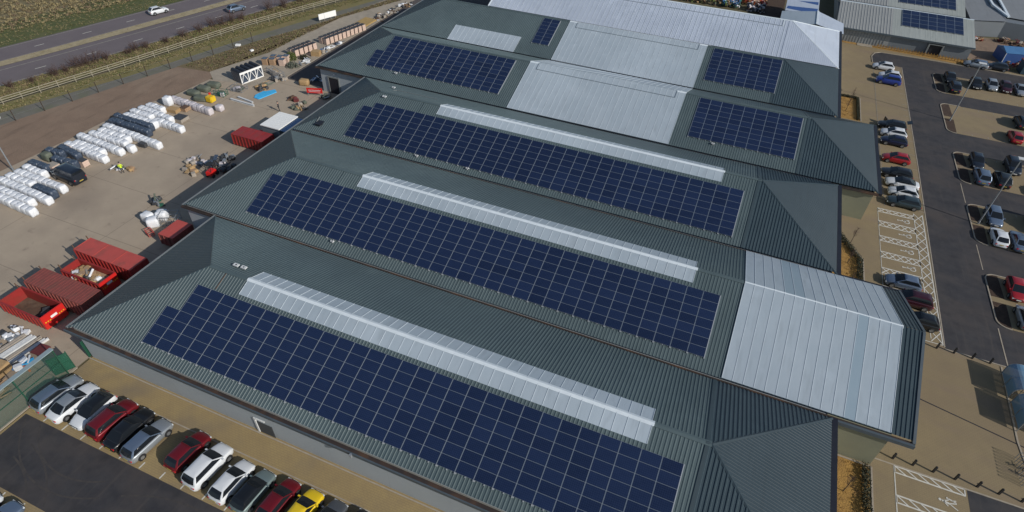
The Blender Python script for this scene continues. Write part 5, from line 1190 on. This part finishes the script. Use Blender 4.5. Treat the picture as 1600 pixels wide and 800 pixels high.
def shrub(x, y, label, s=1.0, seed=0):
    rn = random.Random(seed); r = empty('bare_shrub', label, 'shrub', (x, y, 0), rn.uniform(0, 6), 'bare shrubs along the road verge'); m = MB()
    for k in range(46):
        t = rn.uniform(0, 6.28); e = rn.uniform(.25, 1.1) * s; a = Vector((rn.uniform(-.5, .5) * s, rn.uniform(-.5, .5) * s, 0)); b_ = a + Vector((math.cos(t) * e, math.sin(t) * e, rn.uniform(.7, 1.5) * s)); m.cyl(a, b_, .02, .008, n=4)
        for q in range(4):
            c = a.lerp(b_, rn.uniform(.35, .95)); d = c + Vector((rn.uniform(-.4, .4), rn.uniform(-.4, .4), rn.uniform(.1, .5))) * s; m.cyl(c, d, .012, .006, n=3)
    m.build('twigs', M['twig'], r); return r
sp = [(44.5, 9.3, 1.2), (46.6, 9.0, 1.0), (48.8, 8.4, 1.4), (50.2, 8.7, 1.3), (51.8, 8.3, 1.5), (53.6, 8.6, 1.0), (57.5, 9.1, .8), (61, 8.6, .9), (64.8, 8.9, .8), (68.6, 8.6, 1.0), (72.4, 8.3, 1.1), (75.5, 8.0, 1.4), (77.3, 8.4, 1.3), (79.5, 8.2, 1.4), (81.6, 8.7, 1.1), (38, 9.0, .8), (41, 9.4, .7), (59.2, 8.4, 1.1), (89, 8.4, 1.5), (92, 8.9, 1.4), (97, 8.5, 1.5)]
for i_, (y, o_, s_) in enumerate(sorted(sp)): shrub(wl(y) + o_ * 1.045, y, 'bare purple-brown shrub, %s from the left along the near road edge' % ORD[i_ + 1], s_, i_)
# right-hand beds: mulch, hedges, saplings
sheet('mulch_bed', [(70.9, -20), (70.9, 19.85), (75.35, 19.85), (75.25, -20)], .036, M['gold']); sheet('mulch_bed', [(70.8, 40.9), (70.8, 57.2), (72.4, 56.4), (73.8, 53.9), (75.1, 51.4), (75.3, 47.4), (75.3, 40.9)], .036, M['gold']); sheet('mulch_bed', [(70.8, 92.2), (70.8, 101.8), (75.6, 101.9), (75.6, 92.2)], .036, M['gold'])
kerb_line([(75.4, -20), (75.42, 19.8), (71, 19.9)], .15, .1); kerb_line([(72.4, 56.5), (73.9, 54.0), (75.3, 51.5), (75.42, 40.9)], .15, .1); kerb_line([(70.8, 102), (75.7, 102), (75.7, 92.2)], .15, .1)
def hedge(label, P, w_, h_, seed):
    rn = random.Random(seed); m = MB(); 
    for (a, b), (c, d) in zip(P, P[1:]):
        L_ = math.hypot(c - a, d - b)
        for k in range(int(L_ * 260)):
            t = rn.random(); p = Vector((a + (c - a) * t + rn.uniform(-w_, w_) / 2 - P[0][0], b + (d - b) * t + rn.uniform(-w_, w_) / 2 - P[0][1], rn.uniform(.02, h_) * (1 - .15 * math.sin(t * 60))))
            e = Vector((rn.gauss(0, 1), rn.gauss(0, 1), rn.gauss(0, 1))).normalized() * .07; g = e.cross(Vector((rn.gauss(0, 1), rn.gauss(0, 1), rn.gauss(0, 1)))).normalized() * .06; m.add([p - e, p + g, p + e, p - g], [(0, 1, 2, 3)])
    o = m.build('hedge', M['leaf']); o.location = (*P[0], .03); tag(o, label, 'hedge')
hedge('low dark hedge along the mulch bed below the pale gabled roof', [(74.85, -6), (74.85, 19.6)], .7, .55, 1); hedge('low dark hedge bending round the orange mulch bed in the middle of the east side', [(74.8, 41.3), (74.8, 51.2), (72.0, 56.4)], .7, .55, 2); hedge('short dark hedge edging the uppermost mulch bed', [(75.2, 92.4), (75.2, 101.5), (71, 101.5)], .4, .45, 3)
def sapling(x, y, label, s=1.0, seed=0):
    rn = random.Random(seed); r = empty('sapling', label, 'tree', (x, y, .03)); H_ = 2.6 * s
    MB().cyl((0, 0, 0), (.05, 0, H_), .045, .015, n=7).build('trunk', M['bark'], r); m = MB()
    for k in range(22):
        z = rn.uniform(.35, .95) * H_; t = rn.uniform(0, 6.28); a = Vector((.02, 0, z)); b_ = a + Vector((math.cos(t), math.sin(t), .9)) * rn.uniform(.3, .7) * s * (1.2 - z / H_); m.cyl(a, b_, .015, .006, n=4)
        for q in range(3): c = a.lerp(b_, rn.uniform(.4, .9)); m.cyl(c, c + Vector((rn.uniform(-.25, .25), rn.uniform(-.25, .25), .2)), .008, .004, n=3)
    m.build('branches', M['twig'], r); return r
sapling(73.0, 16.2, 'bare sapling in the lowest mulch bed below the pale gable', 1, 1); sapling(73.8, 54.6, 'bare sapling at the upper corner of the middle mulch bed', 1, 2); sapling(73.4, 50.0, 'bare sapling in the centre of the middle mulch bed', .9, 3); sapling(73.4, 45.2, 'bare sapling at the lower end of the middle mulch bed', .9, 4); sapling(73.9, 99.6, 'bare sapling in the uppermost mulch bed', 1.1, 5); sapling(73.2, 95.4, 'bare sapling at the lower end of the uppermost mulch bed', 1.0, 6)
def bpos(rn):
    return (rn.uniform(71, 74.4), rn.choice([rn.uniform(-10, 19.6), rn.uniform(41, 53), rn.uniform(92.5, 101.5)]))
tufts('mulch_grass', bpos, 900, .05, .2, [mk('golden_blade', (.42, .25, .07), (.3, .17, .05), 1, .9)], 17, 6, .15)

# ------------------------------------------------------------------ street furniture
def lamp(x, y, h, label, arm=(1, 0)):
    r = empty('street_lamp', label, 'street lamp', (x, y, .03), 0, 'tall car park lamps')
    MB().cyl((0, 0, 0), (0, 0, h), .10, .06, n=10).build('pole', M['galv'], r, smooth=False); MB().cyl((0, 0, 0), (0, 0, .5), .14, .14, n=10).build('base', M['galv'], r)
    m = MB(); m.rbox(.15, 0, h, 1.2, .7, .12); m.build('lamp_head', M['white'], r, bevel=.04); return r
lamp(90.5, 66.9, 10.6, 'tall galvanised lamp post in the bed of the fourth parking block'); lamp(90.5, 99.7, 10.6, 'tall galvanised lamp post in the bed of the second parking block'); lamp(-39.0, 20.2, 10.6, 'tall lamp post rising from the wrapped bales at the left edge')
def bollard(x, y, label, grp):
    r = empty('bollard', label, 'bollard', (x, y, .022), 0, grp); MB().box(-.08, .08, -.08, .08, 0, .86).build('post', M['plastic'], r); MB().cyl((0, 0, .86), (0, 0, .93), .1, .05, n=4).build('cap', M['plastic'], r)
for k, x in enumerate((81.0, 82.6, 84.3, 86.1, 87.8)): bollard(x, 38.62, 'black bollard, %s from the left in the row at the foot of the dark road' % ORD[k + 1], 'bollards at the foot of the road')
for k, x in enumerate((75.6, 77.3, 79.0, 80.7, 82.5, 84.3, 86.0, 87.8, 89.5)): bollard(x, 21.6, 'black bollard, %s from the left in the lower row above the parent bays' % ORD[k + 1], 'bollards above the parent and child bays')
def shelter(x, y, label):
    r = empty('cycle_shelter', label, 'shelter', (x, y, .03)); W, D, H_ = 1.0, 1.75, 2.1
    m = MB()
    for y_ in (-D, 0, D):
        pts = [(-W, 0), (-W, 1.3)] + [(-W * math.cos(R(t)), 1.3 + .8 * math.sin(R(t))) for t in range(20, 180, 20)] + [(W, 1.3), (W, 0)]
        for a, b_ in zip(pts, pts[1:]): m.beam((a[0], y_, a[1]), (b_[0], y_, b_[1]), .07)
    m.build('frame', M['galv'], r)
    m = MB(); pts = [(-W * math.cos(R(t)), 1.31 + .82 * math.sin(R(t))) for t in range(0, 181, 15)]; pts = [(-W - .01, .4)] + pts + [(W + .01, .4)]
    for a, b_ in zip(pts, pts[1:]): m.add([(a[0], -D, a[1]), (b_[0], -D, b_[1]), (b_[0], D, b_[1]), (a[0], D, a[1])], [(0, 1, 2, 3)])
    m.build('canopy', M['glassblue'], r)
    for k in range(4):
        y_ = -D + .5 + k * .85; m = MB(); pp = [(-.5, 0), (-.5, .7), (.4, .7), (.4, 0)]
        for a, b_ in zip(pp, pp[1:]): m.beam((a[0], y_, a[1]), (b_[0], y_, b_[1]), .05)
        m.build('cycle_stand', M['galv'], r)
shelter(89.6, 35.6, 'upper blue curved cycle shelter at the right edge of the plaza'); shelter(89.8, 31.6, 'lower blue curved cycle shelter at the right edge of the plaza')
def bicycle(x, y, rz, mat, label):
    r = empty('bicycle', label, 'bicycle', (x, y, .03), rz)
    for a in (-.52, .52):
        m = MB(); n = 16
        for k in range(n):
            t0, t1 = 2 * math.pi * k / n, 2 * math.pi * (k + 1) / n; m.beam((a + .33 * math.cos(t0), 0, .34 + .33 * math.sin(t0)), (a + .33 * math.cos(t1), 0, .34 + .33 * math.sin(t1)), .045)
        m.build('wheel', M['tyre'], r)
    m = MB()
    for a, b in (((-.52, 0, .34), (-.1, 0, .3)), ((-.1, 0, .3), (-.25, 0, .85)), ((-.52, 0, .34), (-.22, 0, .75)), ((-.22, 0, .75), (.38, 0, .82)), ((-.1, 0, .3), (.38, 0, .75)), ((.52, 0, .34), (.36, 0, .98))): m.beam(a, b, .05)
    m.build('frame', mat, r); MB().rbox(-.27, 0, .86, .26, .14, .06).build('saddle', M['plastic'], r); MB().beam((.36, -.28, 1.0), (.36, .28, 1.0), .04).build('handlebar', M['plastic'], r)
bicycle(89.2, 25.2, .1, M['bluesheet'], 'light blue bicycle in the hoops at the lower right edge'); bicycle(89.3, 24.4, -.05, M['red'], 'dark red bicycle in the hoops beside the light blue one')
for k in range(9):
    y_ = 23.3 + k * .38; m = MB(); pp = [(-.45, 0), (-.45, .95), (.0, 1.25), (.45, .95), (.45, 0)]
    for a, b_ in zip(pp, pp[1:]): m.beam((a[0], 0, a[1]), (b_[0], 0, b_[1]), .045)
    o = m.build('cycle_hoop', M['galv']); o.location = (88.5, y_, .03); tag(o, 'steel cycle hoop, %s from the bottom of the row beside the lower shelter' % ORD[k + 1], 'cycle hoop', 'cycle hoops')
# top right sheds and debris
bs = empty('blue_shed', 'blue steel shed with pitched roof in the top right yard', 'shed', (107.5, 137, 0), R(14))
MB().box(-4.2, 8, -2.2, 2.2, 0, 2.2).build('wall', M['bluedeep'], bs); m = MB(); m.add([(-4.3, -2.3, 2.2), (8, -2.3, 2.2), (8, 2.3, 2.2), (-4.3, 2.3, 2.2), (-4.3, 0, 2.9), (8, 0, 2.9)], [(0, 1, 5, 4), (2, 3, 4, 5), (0, 4, 3), (1, 2, 5)]); m.build('roof', M['bluepaint'], bs); MB().beam((-4.32, -2.3, .1), (-4.32, -2.3, 2.2), .1).build('corner_trim', M['white'], bs)
ds = empty('dark_container', 'dark teal container at the right edge below the blue shed', 'container', (109.3, 130.6, 0), R(6)); MB().box(-3.0, 5, -1.3, 1.3, .1, 2.4).build('body', M['shedpaint'], ds); MB().box(-3.1, 5, -1.4, 1.4, 2.4, 2.5).build('roof', M['maroon'], ds)
sheet('earth_yard', [(97.5, 130.5), (97.5, 149), (140, 149), (140, 129.2)], .012, M['dirt'])
sheet('yard_grass', [(97.5, 129.8), (97.5, 133.4), (106, 132.6), (107.5, 130)], .030, M['verge'])
junk('scrap_heap', 'pale cream rubble heap between the blue shed and the dark container', 107.6, 133.7, 5, 1.6, 1.2, ['wood', 'wood2', 'bag_warm', 'red', 'wood'], 30); junk('scrap_heap', 'orange and cream rubble against the dull grey hall', 100.4, 146.6, 4.5, 1.6, .9, ['wood', 'rust', 'wood2', 'red_faded', 'bag_warm'], 26)
for k, (x, y) in enumerate(((106.5, 148.0), (109.5, 147.2), (112.6, 146.6))): junk('timber_heap', ['left part of the brown timber stacks in front of the dull grey hall', 'middle part of the brown timber stacks in front of the dull grey hall', 'right part of the brown timber stacks in front of the dull grey hall'][k], x, y, 3.2, 2.6, 1.6, ['rust', 'card', 'maroon', 'wood2', 'rust'], 26)
foliage('bare_bush', 'small brown bush beside the grey hall corner', 98.6, 131.2, 1.6, 1.4, 1.6, M['twig'], 350, seed=8, leaf=.07); foliage('bare_bush', 'thin brown bush behind the dark car at the top kerb', 104.4, 131.0, 2.4, 1.4, 1.1, M['twig'], 350, seed=9, leaf=.07)
# coloured scrap beyond bay six
pal = [['wood', 'orange', 'greygreen', 'rust', 'leaf2'], ['greygreen', 'wood', 'leaf2', 'rust', 'darkmix'], ['orange', 'red_faded', 'wood', 'orange', 'brick'], ['darkmix', 'bag_dark', 'bluepaint', 'bag', 'greenp'], ['orange', 'brick', 'darkmix', 'wood', 'bag_warm']]
def heap_stuff(x0, x1, y0, y1, mats, n, seed, label, hh=1.2):
    rn = random.Random(seed); ms = {k: MB() for k in mats}
    r = empty('scrap_heap', label, 'scrap heap', ((x0 + x1) / 2, (y0 + y1) / 2, 0)); cx, cy = (x0 + x1) / 2, (y0 + y1) / 2
    for k in range(n):
        a = rn.uniform(x0, x1) - cx; b_ = rn.uniform(y0, y1) - cy; z = rn.uniform(0, hh); ms[rn.choice(mats)].rbox(a, b_, z, rn.uniform(.2, .8), rn.uniform(.15, .5), rn.uniform(.15, .5), rn.uniform(0, 3), rn.uniform(-.5, .5))
    for k, m in ms.items():
        if m.v: m.build('debris', M[k], r)['kind'] = 'stuff'
heap_stuff(33, 46.5, 141, 156, ['wood', 'greygreen', 'leaf2', 'rust'], 520, 21, 'brown and green scrap mass left of the orange scrap behind the far roof'); heap_stuff(49, 54.6, 145.5, 156, ['orange', 'red_faded', 'brick', 'wood'], 380, 22, 'orange and red scrap mass at the top edge behind the far roof', 1.4)
heap_stuff(44.5, 48.6, 141.5, 144.5, ['darkmix', 'bluepaint', 'bag', 'greenp'], 150, 23, 'dark blue and white scrap pile behind the far roof, left of the lilac one'); heap_stuff(50.6, 54.4, 141, 144, ['darkmix', 'bag_warm', 'bag_dark', 'rust'], 130, 24, 'dark and lilac scrap pile nearest the dark ground'); heap_stuff(45, 49.2, 146.5, 156, ['orange', 'wood', 'rust', 'red_faded'], 200, 25, 'orange-brown scrap behind the dark blue and white pile')
for k in range(3): pass
jd = junk('scrap_heap', 'dark machinery on the shade-dark ground behind the fifth bay ridge', -6, 106, 6, 3, 1.4, ['darkmix', 'bag_dark', 'rust', 'maroon'], 20)
